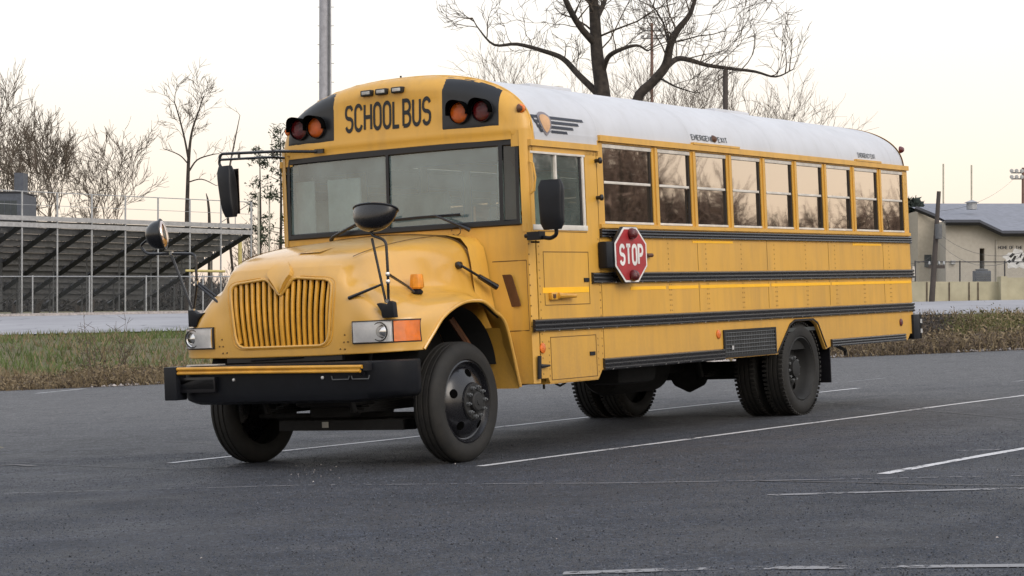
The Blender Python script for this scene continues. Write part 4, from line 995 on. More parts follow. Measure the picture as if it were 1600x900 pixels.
# ---- body shell
def body():
    m = MB()
    def side(y, s):
        yo, yi = y, y+.035*s
        poly = [(.86, .66), (.97, .66), (1.0, .615), (1.86, .615), (1.93, .69), (5.74, .69), (6.08, .985), (6.20, 1.03), (6.66, 1.03), (6.78, .985), (7.0, .70), (7.12, .725), (9.47, .725), (9.56, .80), (XR, .80), (XR, 2.03), (2.02, 2.03), (2.02, 1.975), (.86, 1.975)]
        if s < 0: poly = poly
        m.prism(poly, yo, yi, 'y')
        # window band
        m.box((2.02, yo, 2.78), (XR, yi, 2.85)); m.box((.80, yo, 2.655), (2.02, yi, 2.755))
        m.box((1.765, yo, 1.975), (2.10, yi, 2.80)); m.box((.80, yo, 1.95), (.815, yi, 2.70))
        for i in range(9):
            c = 3.125+.809*i
            if i == 8: m.box((9.54, yo, 2.03), (XR, yi, 2.80))
            else: m.box((c-.062, yo, 2.03), (c+.062, yi, 2.80)); m.box((c-.02, yo-.014*s, 2.03), (c+.02, yo, 2.78))
        # gutter with the raised pieces over the exits
        m.box((2.02, yo-.03*s, 2.795), (XR, yo, 2.85)); m.box((.80, yo-.022*s, 2.70), (2.0, yo, 2.755))
        for a, b in ((3.9, 4.95), (8.05, 8.8)): m.box((a, yo-.036*s, 2.851), (b, yo+.02*s, 2.872))
        # sill below windows
        m.box((2.0, yo-.02*s, 1.995), (XR, yo, 2.03))
    side(YN, 1); side(YF, -1)
    m.box((XR-.04, YN+.036, .8), (XR-.001, YF-.036, 2.02)); m.box((XR-.04, YN+.036, 2.78), (XR-.001, YF-.036, 2.9))
    for a, b in ((YN+.036, YN+.25), (-.56, -.46), (.33, .43), (YF-.25, YF-.036)): m.box((XR-.04, a, 2.02), (XR-.001, b, 2.78))
    # front wall below windshield
    def fx(y): return .68+.10*min(1, abs(y-0)/1.3)**2.5+(.0 if abs(y) < 1.3 else 0)
    ys = list(np.linspace(-1.36, 1.22, 30)); P = []
    for z in (.62, .9, 1.2, 1.5, 1.8, 1.975, 2.02):
        row = [(.84, YN, z), (.80, YN+.012, z), (.775, YN+.035, z)]+[(fx(y), y, z) for y in ys]+[(.79, YF-.03, z), (.82, YF-.01, z), (.86, YF, z)]
        P.append(row)
    m.grid(P)
    # A pillars
    for (y, s) in ((YN, 1), (YF, -1)):
        m.grid([[(.86, y, z), (.83, y, z), (.795, y+.015*s, z), (.775, y+.045*s, z), (.76, y+.075*s, z)] for z in (1.95, 2.2, 2.5, 2.85)])
    body_ = part(m, 'body', 'yellow', smooth=45)
    s = MB()       # panel seams and rivets
    def line(x0, z0, x1, z1, w=.006, y=YN): s.obox(((x0+x1)/2, y-.0015, (z0+z1)/2), ((x1-x0)/2+(w/2 if z0 == z1 else 0), 0, (z1-z0)/2), (0, .0012, 0), ((w/2, 0, 0) if x0 == x1 else (0, 0, w/2)))
    for (x0, z0, x1, z1) in [(.965, 1.30, 1.755, 1.77), (1.03, .64, 1.835, 1.015)]:
        line(x0, z0, x1, z0); line(x0, z1, x1, z1); line(x0, z0, x0, z1); line(x1, z0, x1, z1)
    line(.9, 1.95, 1.75, 1.95)
    for x in (1.98,): line(x, .7, x, 2.75, .004)
    for i in range(9):
        x = 3.95+i*1.618/2*1
        if i % 2 == 0 and x < 9.4: line(x, 1.19, x, 1.47, .003); line(x, 1.59, x, 1.90, .003)
    part(s, 'panel_seam', 'seam', smooth=0)
    v = MB()
    def riv(x, z, r=.0085, y=YN):
        v.add([(x-r, y-.001, z-r), (x+r, y-.001, z-r), (x+r, y-.001, z+r), (x-r, y-.001, z+r), (x, y-.007, z)], [(0, 1, 4), (1, 2, 4), (2, 3, 4), (3, 0, 4)])
    for i in range(8):
        x = 2.32+i*.809*1.0*1
        for z in np.arange(1.21, 1.47, .05): riv(x+1.0, z); riv(x+1.035, z)
        for z in np.arange(1.61, 1.88, .05): riv(x+1.0, z)
    for z in np.arange(.7, 1.95, .07): riv(.89, z); riv(1.95, z)
    for z in np.arange(.68, 1.0, .06): riv(1.0, z); riv(1.87, z)
    for x in np.arange(2.1, 9.5, .12): riv(x, 2.79, .005, YN)
    for i in range(9):
        for z in np.arange(2.08, 2.75, .11): riv(3.125+.809*i+.04 if i < 8 else 9.62, z, .005)
    part(v, 'rivets', 'rivet', smooth=0)
    f = MB()
    for z in np.arange(1.12, 1.9, .09):
        y = -1.40; x = fx(y)-.002; f.box((x-.004, y-.005, z-.005), (x, y+.005, z+.005))
    # cowl side access panel on the front wall
    def fline(y0, z0, y1, z1):
        n = 8
        for i in range(n):
            a = y0+(y1-y0)*i/n; b = y0+(y1-y0)*(i+1)/n; c = z0+(z1-z0)*i/n; d = z0+(z1-z0)*(i+1)/n
            f.tube([(fx(a)-.001, a, c), (fx(b)-.001, b, d)], .004, 4)
    fline(-1.045, 1.70, -1.37, 1.70); fline(-1.37, 1.70, -1.375, 1.09); fline(-1.18, 1.085, -1.375, 1.085)
    part(f, 'front_seam', 'seam', smooth=0)
    return fx
fx = body()
def cowl_lens():
    m = MB(); y0 = -1.205; z0 = 1.44; ps = []
    for k, (cx, cz) in enumerate([(.045, .12), (-.045, .12), (-.06, -.12), (.05, -.12)]):
        for a in range(0, 91, 30):
            an = R(a+k*90); ps.append((cx+.022*math.cos(an), cz+.022*math.sin(an)))
    # slanted rubber pad beside the hood
    vs = [(fx(y0+p[0]+p[1]*.28)-.012, y0-(p[0])+p[1]*.26, z0+p[1]) for p in ps]; n = len(vs)
    vs2 = [(x+.012, y, z) for x, y, z in vs]; m.add(vs+vs2, [tuple(range(n)), tuple(range(n, 2*n))[::-1]]+[(i, (i+1) % n, n+(i+1) % n, n+i) for i in range(n)])
    part(m, 'rubber_pad', 'brown_metal')
cowl_lens()
# ---- roof (white) and front cap (yellow)
XC = .88
def roofshell():
    m = MB(); A = [i/40 for i in range(41)]; P = []
    for x, off in [(XC, 0), (1.2, 0), (2.0, 0), (3.5, 0), (5.5, 0), (7.5, 0), (9.0, 0), (9.52, 0), (9.60, .012), (9.655, .045), (9.685, .10)]:
        P.append([(x, *roof_pt(a, off)) for a in A])
    m.grid(P); m.add([(9.685, *roof_pt(a, .10)) for a in A], [tuple(range(41))])
    # roof bow seams
    part(m, 'roof', 'white_roof', smooth=50)
    s = MB()
    for x in (2.02, 3.9, 5.8, 7.6, 9.2):
        s.grid([[(x-.012, *roof_pt(a, -.0005)) for a in A], [(x, *roof_pt(a, -.003)) for a in A], [(x+.012, *roof_pt(a, -.0005)) for a in A]])
    part(s, 'roof_seam', 'white_roof')
    s = MB(); s.grid([[(9.60, *roof_pt(a, -.004)) for a in A], [(9.66, *roof_pt(a, .03)) for a in A], [(9.70, *roof_pt(a, .09)) for a in A]]); part(s, 'rear_rim', 'yellow')
    # white side panel over the driver window
    p = MB(); p.box((.885, YN-.003, 2.757), (2.0, YN+.02, 2.83)); part(p, 'side_panel', 'white_roof')
roofshell()
def capx(y, z):                          # front face of the cap
    base = .690+.075*min(1, abs(y)/1.3)**2.6
    # ledge just above the windshield
    base -= .010*math.exp(-((z-2.85)/.030)**2)
    base += max(0, z-2.9)*.05-.014*sstep(3.215, 3.24, z)*(1-sstep(.56, .60, abs(y)))
    best = 9
    for i in range(241):
        yy, zz = roof_pt(i/240); d = math.hypot(y-yy, z-zz)
        best = min(best, d)
    if z < 2.82: best = min(best, y-YN, YF-y)
    Rr = .15
    if best < Rr: k = Rr-best; return base+(XC-base)*(1-math.sqrt(max(0, 1-(k/Rr)**2)))
    return base
def cap():
    m = MB(); cols = [i/64 for i in range(65)]; P = []
    for a in cols:
        y, z = roof_pt(a); row = []
        offs = [0, .002, .008, .02, .04, .07, .11, .15]
        for o in offs:
            yy, zz = roof_pt(a, o); row.append((capx(yy, zz), yy, zz))
        yl, zl = roof_pt(a, .15); zb = 2.765
        for t in (.12, .25, .4, .55, .68, .78, .84, .88, .92, .96, 1):
            zz = zl+(zb-zl)*t; ylo = yl
            row.append((capx(ylo, zz), ylo, zz))
        P.append(row)
    P[0][0] = (XC, YN, 2.80); m.grid(P)
    for (y, s) in ((YN, 1), (YF, -1)):    # the little side returns down to the gutter line
        m.grid([[(.90, y-.003*s, z), (.86, y-.003*s, z), (.81, y+.012*s, z), (.78, y+.04*s, z), (.765, y+.08*s, z), (.765, y+.16*s, z)] for z in (2.70, 2.76, 2.83)])
    part(m, 'front_cap', 'yellow', smooth=60)
    L = MB(); L.tube([(XC-.004, YN+.002, 2.70), (XC-.004, YN+.002, 2.76)]+[(XC-.004, *roof_pt(i/80, .004)) for i in range(81)]+[(XC-.004, YF-.002, 2.70)], .013, 8); part(L, 'cap_bead', 'yellow')
cap()
def on_cap(y, z, o): return (capx(y, z)-o, y, z)
def lampboard(sg):
    m = MB(); y0, y1 = .60, 1.165; P = []
    for i in range(19):
        y = sg*(y0+(y1-y0)*i/18); zt = roofz(y)-.012; row = []
        for j in range(21):
            t = j/20; z = 2.893+(zt-2.893)*t; row.append(on_cap(y, z, .004 if 0 < i < 18 and 0 < j < 20 else .0005))
        P.append(row)
    m.grid(P); b = part(m, 'lamp_board', 'lamp_black', smooth=60)
for sg in (1, -1):
    lampboard(sg)
def warnlamp(y, z, lens):
    x = capx(y, z)-.012
    m = MB(); m.lathe([(.100, .03), (.104, 0), (.100, -.03), (.098, -.03), (.098, -.02)], (x, y, z), 'x', 32)
    h = MB(); P = []                      # half round visor over the lens
    for k in range(17):
        an = R(-12+204*k/16); c, s = math.cos(an), math.sin(an); L = -.125+.05*abs(math.cos(an))**3
        P.append([(x, y+.104*c, z+.104*s), (x+L*.5, y+.106*c, z+.106*s), (x+L, y+.108*c, z+.108*s)])
    h.grid(P)
    o = part(m, 'warning_lamp', 'lamp_black')
    h.build('visor', 'void', o, solid=.005)
    l = MB(); l.lathe([(.001, -.045), (.03, -.043), (.06, -.038), (.085, -.026), (.097, -.005)], (x, y, z), 'x', 32); l.build('lens', lens, o)
for y, c in ((1.005, 'red_lens'), (.795, 'amber_lens'), (-.79, 'amber_lens'), (-1.015, 'red_lens')): warnlamp(y, 3.035, c)
def text_cap():
    m = MB()
    y0, y1 = .455, -.475
    lettering(m, 'SCHOOL BUS', lambda u, v: on_cap(y0+(y1-y0)*u, 2.968+.228*v, .004), .080, gap=.23, space=.10)
    part(m, 'lettering', 'letter_black', fixn=False, smooth=0)
text_cap()
for y in (.195, .03, -.145):
    z = 3.295; x = capx(y, z); m = MB(); m.box((x-.04, y-.062, z-.028), (x+.02, y+.062, z+.028)); o = part(m, 'clearance_lamp', 'letter_black', bevel=.012)
    MB().box((x-.046, y-.046, z-.014), (x-.039, y+.042, z+.016)).build('lens', 'clear_lens', o, bevel=.004)
def marker(x, y, z, mat, rx=.06):
    m = MB(); m.lathe([(.001, -.05), (.025, -.045), (.04, -.02), (.045, 0)], (0, 0, 0), 'y' if abs(y) > 1.2 else 'x', 16)
    m.v = [(x+a*rx/.045, y+b*(1 if y < 0 else -1), z+c) for a, b, c in m.v]; part(m, 'marker_lamp', mat)
marker(.83, -1.335, 3.03, 'brown_metal', .055); marker(.822, -1.343, 3.03, 'orange_lens', .030); marker(4.45, YN+.035, 2.93, 'brown_metal', .05); marker(9.69, YN+.075, 3.06, 'red_lens', .05); marker(.80, 1.19, 3.03, 'orange_lens', .04)
# roof hatches
for x0, x1 in ((2.6, 3.4), (6.6, 7.5)):
    m = MB(); m.box((x0, -.38, 3.40), (x1, .28, 3.475)); h = part(m, 'roof_hatch', 'white_roof', bevel=.02)
    MB().box((x1-.12, -.3, 3.476), (x1-.03, .2, 3.50)).build('hinge', 'white_frame', h)
m = MB(); m.tube([(.98, .02, 3.40), (.98, .02, 3.46)], .01, 6); m.tube([(2.0, 1.0, 3.1), (1.95, 1.12, 3.32), (1.9, 1.17, 3.33)], .005, 5); part(m, 'antenna', 'dark_steel')
# exit lettering on the roof edge
def exit_text(x0, x1):
    m = MB()
    def fn(u, v):
        z = 2.905+.05*v; n = 2.35; k = max(0, 1-((z-2.80)/.62)**n)**(1/n); return (x0+(x1-x0)*u, YC-HW*k-.004, z)
    lettering(m, 'EMERGENCY EXIT', fn, .09); part(m, 'exit_lettering', 'exit_grey', fixn=False, smooth=0)
exit_text(3.95, 4.75); exit_text(8.2, 8.72)
def emblem():
    def on(x, z):
        n = 2.35; k = max(0, 1-(max(0, (z-2.80))/.62)**n)**(1/n); return (x, YC-HW*k-.007, z)
    m = MB()
    for i, (z, xl, xe) in enumerate([(2.968, .885, 1.805), (2.925, .925, 1.70), (2.882, .965, 1.59), (2.840, 1.005, 1.475)]):
        h = .0125; m.add([on(1.19, z+h), on(xe-.015, z+h-.001), on(xe, z-h), on(1.19, z-h)], [(0, 1, 2, 3)], 0)
        m.add([on(xl, z+h), on(1.04, z+h), on(1.04, z-h), on(xl+.02, z-h)], [(0, 1, 2, 3)], 0)
        if i < 3: m.add([on(xl, z+h), on(xl+.028, z+h), on(xl+.068, z-.043-h), on(xl+.04, z-.043-h)], [(0, 1, 2, 3)], 0)
    def shield(s, mi, o):
        ps = [(0, .105), (.05, .10), (.10, .075), (.115, .04), (.10, -.02), (.06, -.08), (0, -.115), (-.05, -.08), (-.09, -.02), (-.11, .04), (-.10, .075), (-.05, .10)]
        vs = []
        cx, cz = 1.10, 2.912
        c = on(cx, cz); n = len(ps); vs = [(c[0], c[1]-o, c[2])]
        for t in (.5, 1): vs += [(q[0], q[1]-o, q[2]) for q in (on(cx+p[0]*s*t, cz+p[1]*s*t) for p in ps)]
        m.add(vs, [(0, 1+k, 1+(k+1) % n) for k in range(n)]+[(1+k, 1+(k+1) % n, 1+n+(k+1) % n, 1+n+k) for k in range(n)], mi)
    shield(1, 1, .003); shield(.76, 2, .006)
    part(m, 'emblem', ['logo_blue', 'logo_grey', 'logo_tan'], fixn=False, smooth=0)
emblem()
# ---- windshield
def windshield():
    z0, z1 = 2.02, 2.755
    def wx(y, z): return .665+.10*min(1, abs(y)/1.25)**3+(z-2.02)*.03
    yn, yf = -1.335, 1.215
    def pane(ya, yb, name, mat):
        P = [[(wx(y, z)+.012, y, z) for y in np.linspace(ya, yb, 16)] for z in np.linspace(z0+.035, z1-.035, 6)]
        m = MB(); m.grid(P); return part(m, name, mat, smooth=60, out=(-1, 0, 0))
    pane(-1.145, -.014, 'windshield_pane', 'windshield_glass'); pane(.014, yf-.035, 'windshield_pane', 'windshield_glass'); pane(yn+.03, -1.176, 'corner_pane', 'corner_glass')
    m = MB()
    def band(ya, yb, za, zb, n=24):
        P = []
        for z, o in ((za, .0), (za+.01, -.014), (zb-.01, -.014), (zb, 0)):
            P.append([(wx(y, z)+.006+o, y, z) for y in np.linspace(ya, yb, n)])
        m.grid(P)
    band(yn, yf, z0-.012, z0+.042); band(yn, yf, z1-.045, z1+.02)
    for ya, yb in ((yn, yn+.035), (-1.178, -1.142), (-.016, .016), (yf-.04, yf)): band(ya, yb, z0, z1, 3)
    part(m, 'windshield_frame', 'rubber_trim', smooth=50)
    # wipers
    for sgn, pts, blade in ((1, [(.62, -.90, 1.985), (.60, -.86, 2.01), (.60, -.55, 2.135)], [(.60, -.02, 2.125), (.61, -.38, 2.135), (.62, -.80, 2.135)]),
                        (2, [(.62, .62, 1.98), (.60, .58, 2.01), (.59, .30, 2.115)], [(.60, .42, 2.075), (.60, .25, 2.125), (.60, -.08, 2.165)])):
        m = MB(); m.tube(pts, [.022, .016, .010], 6); w_ = part(m, 'wiper', 'gloss_black')
        b = MB(); b.tube(blade, .008, 5); b.tube([(p[0]+.012, p[1], p[2]-.012) for p in blade], .006, 4); b.build('blade', 'rubber_trim', w_)
    m = MB(); m.tube([(.655, -.73+.05*math.cos(a), 1.99+.04*math.sin(a)) for a in np.linspace(0, 5.5, 10)], .004, 4); part(m, 'washer_hose', 'rubber_trim')
windshield()
# ---- side windows
def sidewindow(x0, x1, y, s, z0=2.035, z1=2.775, mid=2.42, near=True):
    yo = y+.010*s
    m = MB(); t = .018
    m.box((x0, yo-.008*s, z1-.035), (x1, yo+.02*s, z1)); m.box((x0, yo-.008*s, z0), (x1, yo+.02*s, z0+.022))
    m.box((x0, yo-.004*s, z0+.022), (x0+.012, yo+.02*s, z1-.035)); m.box((x0+.03, yo-.002*s, mid-.012), (x1-.03, yo+.02*s, mid+.012))
    w_ = part(m, 'window', 'white_frame', bevel=.003)
    g = MB(); g.box((x1-.032, yo+.0*s, z0+.022), (x1, yo+.022*s, z1-.035)); g.build('gasket', 'rubber_trim', w_); g = MB(); g.box((x0+.012, yo+.002*s, z0+.022), (x0+.028, yo+.022*s, z1-.035)); g.build('gasket', 'rubber_trim', w_)
    jit = random.Random(int(x0*100)).uniform(-.004, .004)
    for a, b, o in ((z0+.022, mid-.012, .022+jit), (mid+.012, z1-.035, .012)):
        q = MB(); q.add([(x0+.028, yo+o*s, a), (x1-.032, yo+(o+jit)*s, a), (x1-.032, yo+(o+jit)*s, b), (x0+.028, yo+o*s, b)], [(0, 1, 2, 3)]); q.build('pane', 'side_glass', w_, out=(0, -s, 0))
for y, s in ((YN, 1), (YF, -1)):
    for i in range(9):
        xa = 2.10 if i == 0 else 3.125+.809*(i-1)+.062; xb = 3.063+.809*i if i < 8 else 9.54
        sidewindow(xa, xb, y, s)
def driverwin(y, s, gm='driver_glass'):
    x0, x1, z0, z1 = .815, 1.765, 1.975, 2.655; yo = y+.006*s; m = MB()
    m.box((x0, yo-.012*s, z1-.02), (x1, yo+.02*s, z1)); m.box((x0, yo-.014*s, z0-.012), (x1, yo+.02*s, z0+.035)); m.box((x1-.055, yo-.01*s, z0+.035), (x1-.02, yo+.02*s, z1-.02)); m.box((1.235, yo-.008*s, z0+.035), (1.262, yo+.02*s, z1-.02))
    w_ = part(m, 'driver_window', 'white_frame', bevel=.003)
    g = MB(); g.box((x0, yo+.0*s, z0+.035), (x0+.02, yo+.02*s, z1-.02)); g.build('gasket', 'rubber_trim', w_); g = MB(); g.box((x1-.09, yo+.004*s, z0+.035), (x1-.055, yo+.02*s, z1-.02)); g.build('gasket', 'rubber_trim', w_)
    q = MB(); q.add([(x0+.02, yo+.015*s, z0+.035), (1.24, yo+.015*s, z0+.035), (1.24, yo+.015*s, z1-.02), (x0+.02, yo+.015*s, z1-.02)], [(0, 1, 2, 3)])
    q.add([(1.26, yo+.010*s, z0+.035), (x1-.09, yo+.010*s, z0+.035), (x1-.09, yo+.010*s, z1-.02), (1.26, yo+.010*s, z1-.02)], [(0, 1, 2, 3)]); q.build('pane', gm, w_, out=(0, -s, 0))
driverwin(YN, 1); driverwin(YF, -1, 'side_glass')
for a, b in ((YN+.26, -.57), (-.45, .32), (.44, YF-.26)):
    q = MB(); q.add([(XR-.02, a, 2.03), (XR-.02, b, 2.03), (XR-.02, b, 2.77), (XR-.02, a, 2.77)], [(0, 1, 2, 3)]); part(q, 'rear_pane', 'side_glass', out=(1, 0, 0))
# ---- interior
def interior():
    m = MB(); m.box((.80, YN+.04, .92), (XR-.05, YF-.04, .96)); m.grid([[(x, *roof_pt(a, .05)) for a in np.linspace(.03, .97, 20)] for x in (.95, 9.5)])
    m.box((.79, YN+.05, .96), (.81, YF-.05, 1.95)); part(m, 'floor', 'interior')
    d = MB(); d.prism([(.80, 1.70), (.80, 2.02), (1.12, 2.0), (1.22, 1.9), (1.22, 1.70)], -1.25, 1.1, 'y'); part(d, 'dashboard', 'interior', bevel=.02)
    for i in range(9):
        x = 2.75+i*.78
        for y0, y1 in ((YN+.08, -.42), (.30, YF-.08)):
            s = MB(); s.prism([(x, 1.30), (x+.10, 1.32), (x+.22, 2.02), (x+.16, 2.12), (x+.09, 2.10)], y0, y1, 'y'); s.box((x-.40, y0, 1.20), (x+.08, y1, 1.34)); part(s, 'seat', 'seat_green', bevel=.03)
    s = MB(); s.prism([(1.62, 1.40), (1.78, 1.42), (1.88, 2.45), (1.83, 2.55), (1.72, 2.52)], -1.12, -.62, 'y'); s.box((1.2, -1.12, 1.30), (1.7, -.62, 1.48)); part(s, 'driver_seat', 'driver_seat', bevel=.06)
    s = MB(); s.prism([(2.02, 1.40), (2.10, 1.42), (2.16, 2.40), (2.12, 2.46), (2.04, 2.44)], .30, 1.2, 'y'); s.box((2.02, .3, 1.2), (2.08, 1.2, 1.9)); part(s, 'crash_barrier', 'pale_seat', bevel=.03)
    s = MB(); s.box((.90, YN+.12, 2.60), (.93, YF-.12, 2.86)); part(s, 'header_panel', 'seat_green')
    s = MB(); s.box((2.4, YN+.06, 1.0), (2.43, YF-.06, 1.9)); part(s, 'aisle_panel', 'interior')
    for xa, xb, zt_ in ((.86, 1.16, 2.60), (1.30, 1.64, 2.47)):
        s = MB(); s.prism([(xa, 1.6), (xb, 1.6), (xb, zt_-.22), (xb-.05, zt_-.08), (xb-.13, zt_), (xa+.03, zt_), (xa, zt_-.04)], -1.10, -1.05, 'y'); part(s, 'barrier_panel', 'pale_seat', bevel=.012)
    for y0, y1, x in ((1.00, 1.22, .90), (.50, .88, .94)):  # added pale panels that imitate the bright haze in the left windshield
        s = MB(); s.box((x, y0, 1.6), (x+.02, y1, 2.56)); part(s, 'haze_panel', 'haze_pale', bevel=.01)
    s = MB(); s.lathe([(.22+.018*math.cos(a), .018*math.sin(a)) for a in np.linspace(0, 2*math.pi, 8, endpoint=False)], (0, 0, 0), 'z', 28, closed=True); s.tube([(-.2, 0, 0), (.2, 0, 0)], .02, 6); s.tube([(0, 0, 0), (0, 0, -.35)], .03, 6)
    w_ = part(s, 'steering_wheel', 'black_plastic'); w_.location = (1.28, -.87, 2.03); w_.rotation_euler = (0, R(-35), 0)
interior()
# ---- rub rails
def rail(x0, x1, z0, z1, y, s):
    m = MB(); h = z1-z0; pr = []
    k = 3
    pr.append((0, 0))
    for i in range(k):
        a = i/k; pr += [(.016, a+.03), (.026, a+.08), (.028, a+.5/k), (.026, a+1/k-.08), (.016, a+1/k-.03)]
    pr.append((0, 1)); n = len(pr)
    A = [(x0, y-p[0]*s, z0+p[1]*h) for p in pr]; B = [(x1, y-p[0]*s, z0+p[1]*h) for p in pr]
    m.add(A+B, [(i, i+1, n+i+1, n+i) for i in range(n-1)]+[tuple(range(n)), tuple(range(n, 2*n))], 0)
    o = part(m, 'rub_rail', 'rail_black', smooth=30)
    b = MB()
    for x in np.arange(x0+.15, x1, .26):
        zz = z0+.012; b.add([(x-.007, y-.022*s, zz-.007), (x+.007, y-.022*s, zz-.007), (x+.007, y-.022*s, zz+.007), (x-.007, y-.022*s, zz+.007), (x, y-.029*s, zz)], [(0, 1, 4), (1, 2, 4), (2, 3, 4), (3, 0, 4)])
    b.build('screws', 'screw', o, smooth=0)
for y, s in ((YN, 1), (YF, -1)):
    rail(1.99, 9.69, 1.900, 1.985, y, s); rail(1.80, 9.73, 1.478, 1.585, y, s); rail(.745, 9.69, 1.065, 1.180, y, s) if s > 0 else rail(2.3, 9.69, 1.065, 1.18, y, s)
    rail(1.945, 4.42, .683, .795, y, s); rail(7.14, 9.37, .722, .808, y, s)
for a, b, z0, z1 in [(.93, 1.745, 1.405, 1.455), (2.53, 3.24, 1.415, 1.447), (3.30, 3.93, 1.415, 1.447), (3.98, 5.6, 1.415, 1.447), (5.64, 7.2, 1.415, 1.447), (7.24, 9.66, 1.415, 1.447), (3.85, 4.75, 1.868, 1.892), (7.9, 8.75, 1.868, 1.892)]:
    m = MB(); m.box((a, YN-.003, z0), (b, YN-.0005, z1)); part(m, 'reflective_tape', 'tape', smooth=0)
# ---- stop arm
def stoparm():
    y = YN-.095; cx, cz = 2.37, 1.742; rx, rz = .315, .262
    def octa(s): return [(cx+rx*s*math.cos(R(22.5+45*i))/math.cos(R(22.5)), cz+rz*s*math.sin(R(22.5+45*i))/math.cos(R(22.5))) for i in range(8)]
    m = MB(); m.prism(octa(1), y-.012, y+.022, 'y'); o = part(m, 'stop_sign', 'rubber_trim', bevel=.003)
    m = MB(); m.prism(octa(.975), y-.015, y-.0125, 'y'); m.build('border', 'sign_white', o)
    m = MB(); m.prism(octa(.90), y-.018, y-.0155, 'y'); m.build('face', 'sign_red', o)
    m = MB(); lettering(m, 'STOP', lambda u, v: (cx-.215+.43*u, y-.0205, cz-.085+.17*v), .105, gap=.26); m.build('lettering', 'sign_white', o, fixn=False, smooth=0)
    for z in (cz+.195, cz-.195):
        l = MB(); l.lathe([(.052, 0), (.055, -.02), (.045, -.05), (.025, -.068), (.001, -.072)], (cx, y-.018, z), 'y', 24); l.build('sign_lamp', 'red_lens', o)
    m = MB(); m.box((1.93, YN-.10, 1.62), (2.09, YN-.004, 1.865)); b = part(m, 'stop_arm_motor', 'black_plastic', bevel=.02)
    m = MB(); m.box((2.085, YN-.085, 1.65), (2.13, YN-.03, 1.70)); m.box((2.085, YN-.085, 1.79), (2.13, YN-.03, 1.84)); m.build('hinge', 'aluminium', b)
    m = MB(); m.box((2.6, YN-.06, 1.70), (2.64, YN, 1.76)); part(m, 'bumper_stop', 'rubber_trim')
stoparm()
# small fittings on the side
def fit():
    m = MB(); m.box((2.79, YN-.03, 1.715), (2.85, YN, 1.765)); m.tube([(2.85, YN-.02, 1.74), (2.93, YN-.035, 1.742)], .02, 8); part(m, 'arrow_lamp', 'brown_metal', bevel=.006)
    for x, z in ((.885, .925), (4.33, .945), (9.27, .945), (1.93, .94)):
        if x == 1.93: continue
        l = MB(); l.lathe([(.045, 0), (.045, -.01), (.03, -.018), (.001, -.02)], (x, YN, z), 'y', 20); part(l, 'side_reflector', 'orange_lens' if x < 9 else 'red_lens')
    # door handle: latch with keyhole
    m = MB(); m.box((1.03, YN-.035, 1.345), (1.14, YN, 1.41)); m.tube([(1.14, YN-.03, 1.38), (1.42, YN-.05, 1.375)], [.03, .02], 10); h = part(m, 'door_latch', 'bar_yellow', bevel=.008)
    MB().box((1.05, YN-.042, 1.36), (1.09, YN-.034, 1.395)).build('lock', 'brown_metal', h)
    for x, z in ((1.66, 1.50), (1.71, .83)):
        MB().box((x, YN-.01, z), (x+.09, YN-.001, z+.035)).build('panel_lock', 'black_plastic', bus)
    m = MB(); m.tube([(.80, YN-.01, .66), (.80, YN-.02, .86)], .018, 8); m.tube([(.80, YN-.02, .77), (.95, YN-.03, .77)], [.022, .01], 6); part(m, 'step_latch', 'dark_steel')
    for z in (2.27, 2.61):
        m = MB(); m.tube([(1.96, YN, z), (1.96, YN-.05, z)], .018, 8); m.lathe([(.001, -.075), (.03, -.06), (.03, -.045)], (1.96, YN, z), 'y', 10); part(m, 'rubber_bumper', 'rubber_trim')
    m = MB(); m.tube([(.795, YN-.005, 2.56), (.795, YN-.04, 2.54), (.80, YN-.055, 2.42), (.795, YN-.04, 2.30), (.795, YN-.005, 2.28)], .009, 6); part(m, 'grab_handle', 'yellow')
    # radiator grille panel
    g = MB(); x0, x1, z0, z1 = 4.43, 5.68, .700, .985
    g.box((x0, YN-.018, z0), (x1, YN-.004, z0+.025)); g.box((x0, YN-.018, z1-.02), (x1, YN-.004, z1)); g.box((x0, YN-.018, z0+.025), (x0+.03, YN-.004, z1-.02)); g.box((x1-.03, YN-.018, z0+.025), (x1, YN-.004, z1-.02))
    v = part(g, 'vent', 'dark_steel')
    MB().box((x0+.03, YN-.006, z0+.025), (x1-.03, YN-.003, z1-.02)).build('vent_back', 'letter_black', v)
    g = MB()
    for i in range(6): z = z0+.05+i*.04; g.box((x0+.03, YN-.016, z), (x1-.03, YN-.008, z+.008))
    for i in range(20): x = x0+.06+i*.06; g.box((x, YN-.0075, z0+.025), (x+.008, YN-.0062, z1-.02))
    g.build('mesh_bars', 'steel_grey', v)
    MB().box((x0+.17, YN-.02, z0+.08), (x0+.21, YN-.017, z0+.12)).build('tag', 'screw', v)
    # wheel arch lip (rear) and inner wells
    m = MB(); P = []
    for x, z in [(5.72, .69), (6.06, .985), (6.19, 1.032), (6.67, 1.032), (6.80, .985), (7.02, .70)]:
        P.append([(x, YN-.012, z), (x, YN-.012, z+.022), (x, YN+.40, z+.022), (x, YN+.40, z)])
    m.grid(P); part(m, 'wheel_arch', 'rubber_trim')
    # battery box drop
    m = MB(); m.box((1.0, YN+.005, .605), (1.86, YN+.5, .66)); part(m, 'battery_box', 'yellow')
    m = MB(); m.tube([(1.25, YN+.1, .60), (1.33, YN+.1, .575), (1.43, YN+.1, .60)], .01, 6); m.tube([(1.05, YN+.1, .62), (1.05, YN+.1, .56)], .012, 6); m.tube([(7.6, YN+.15, .73), (7.9, YN+.15, .66), (7.9, YN+.15, .60)], .02, 6); part(m, 'hook', 'dark_steel')
fit()
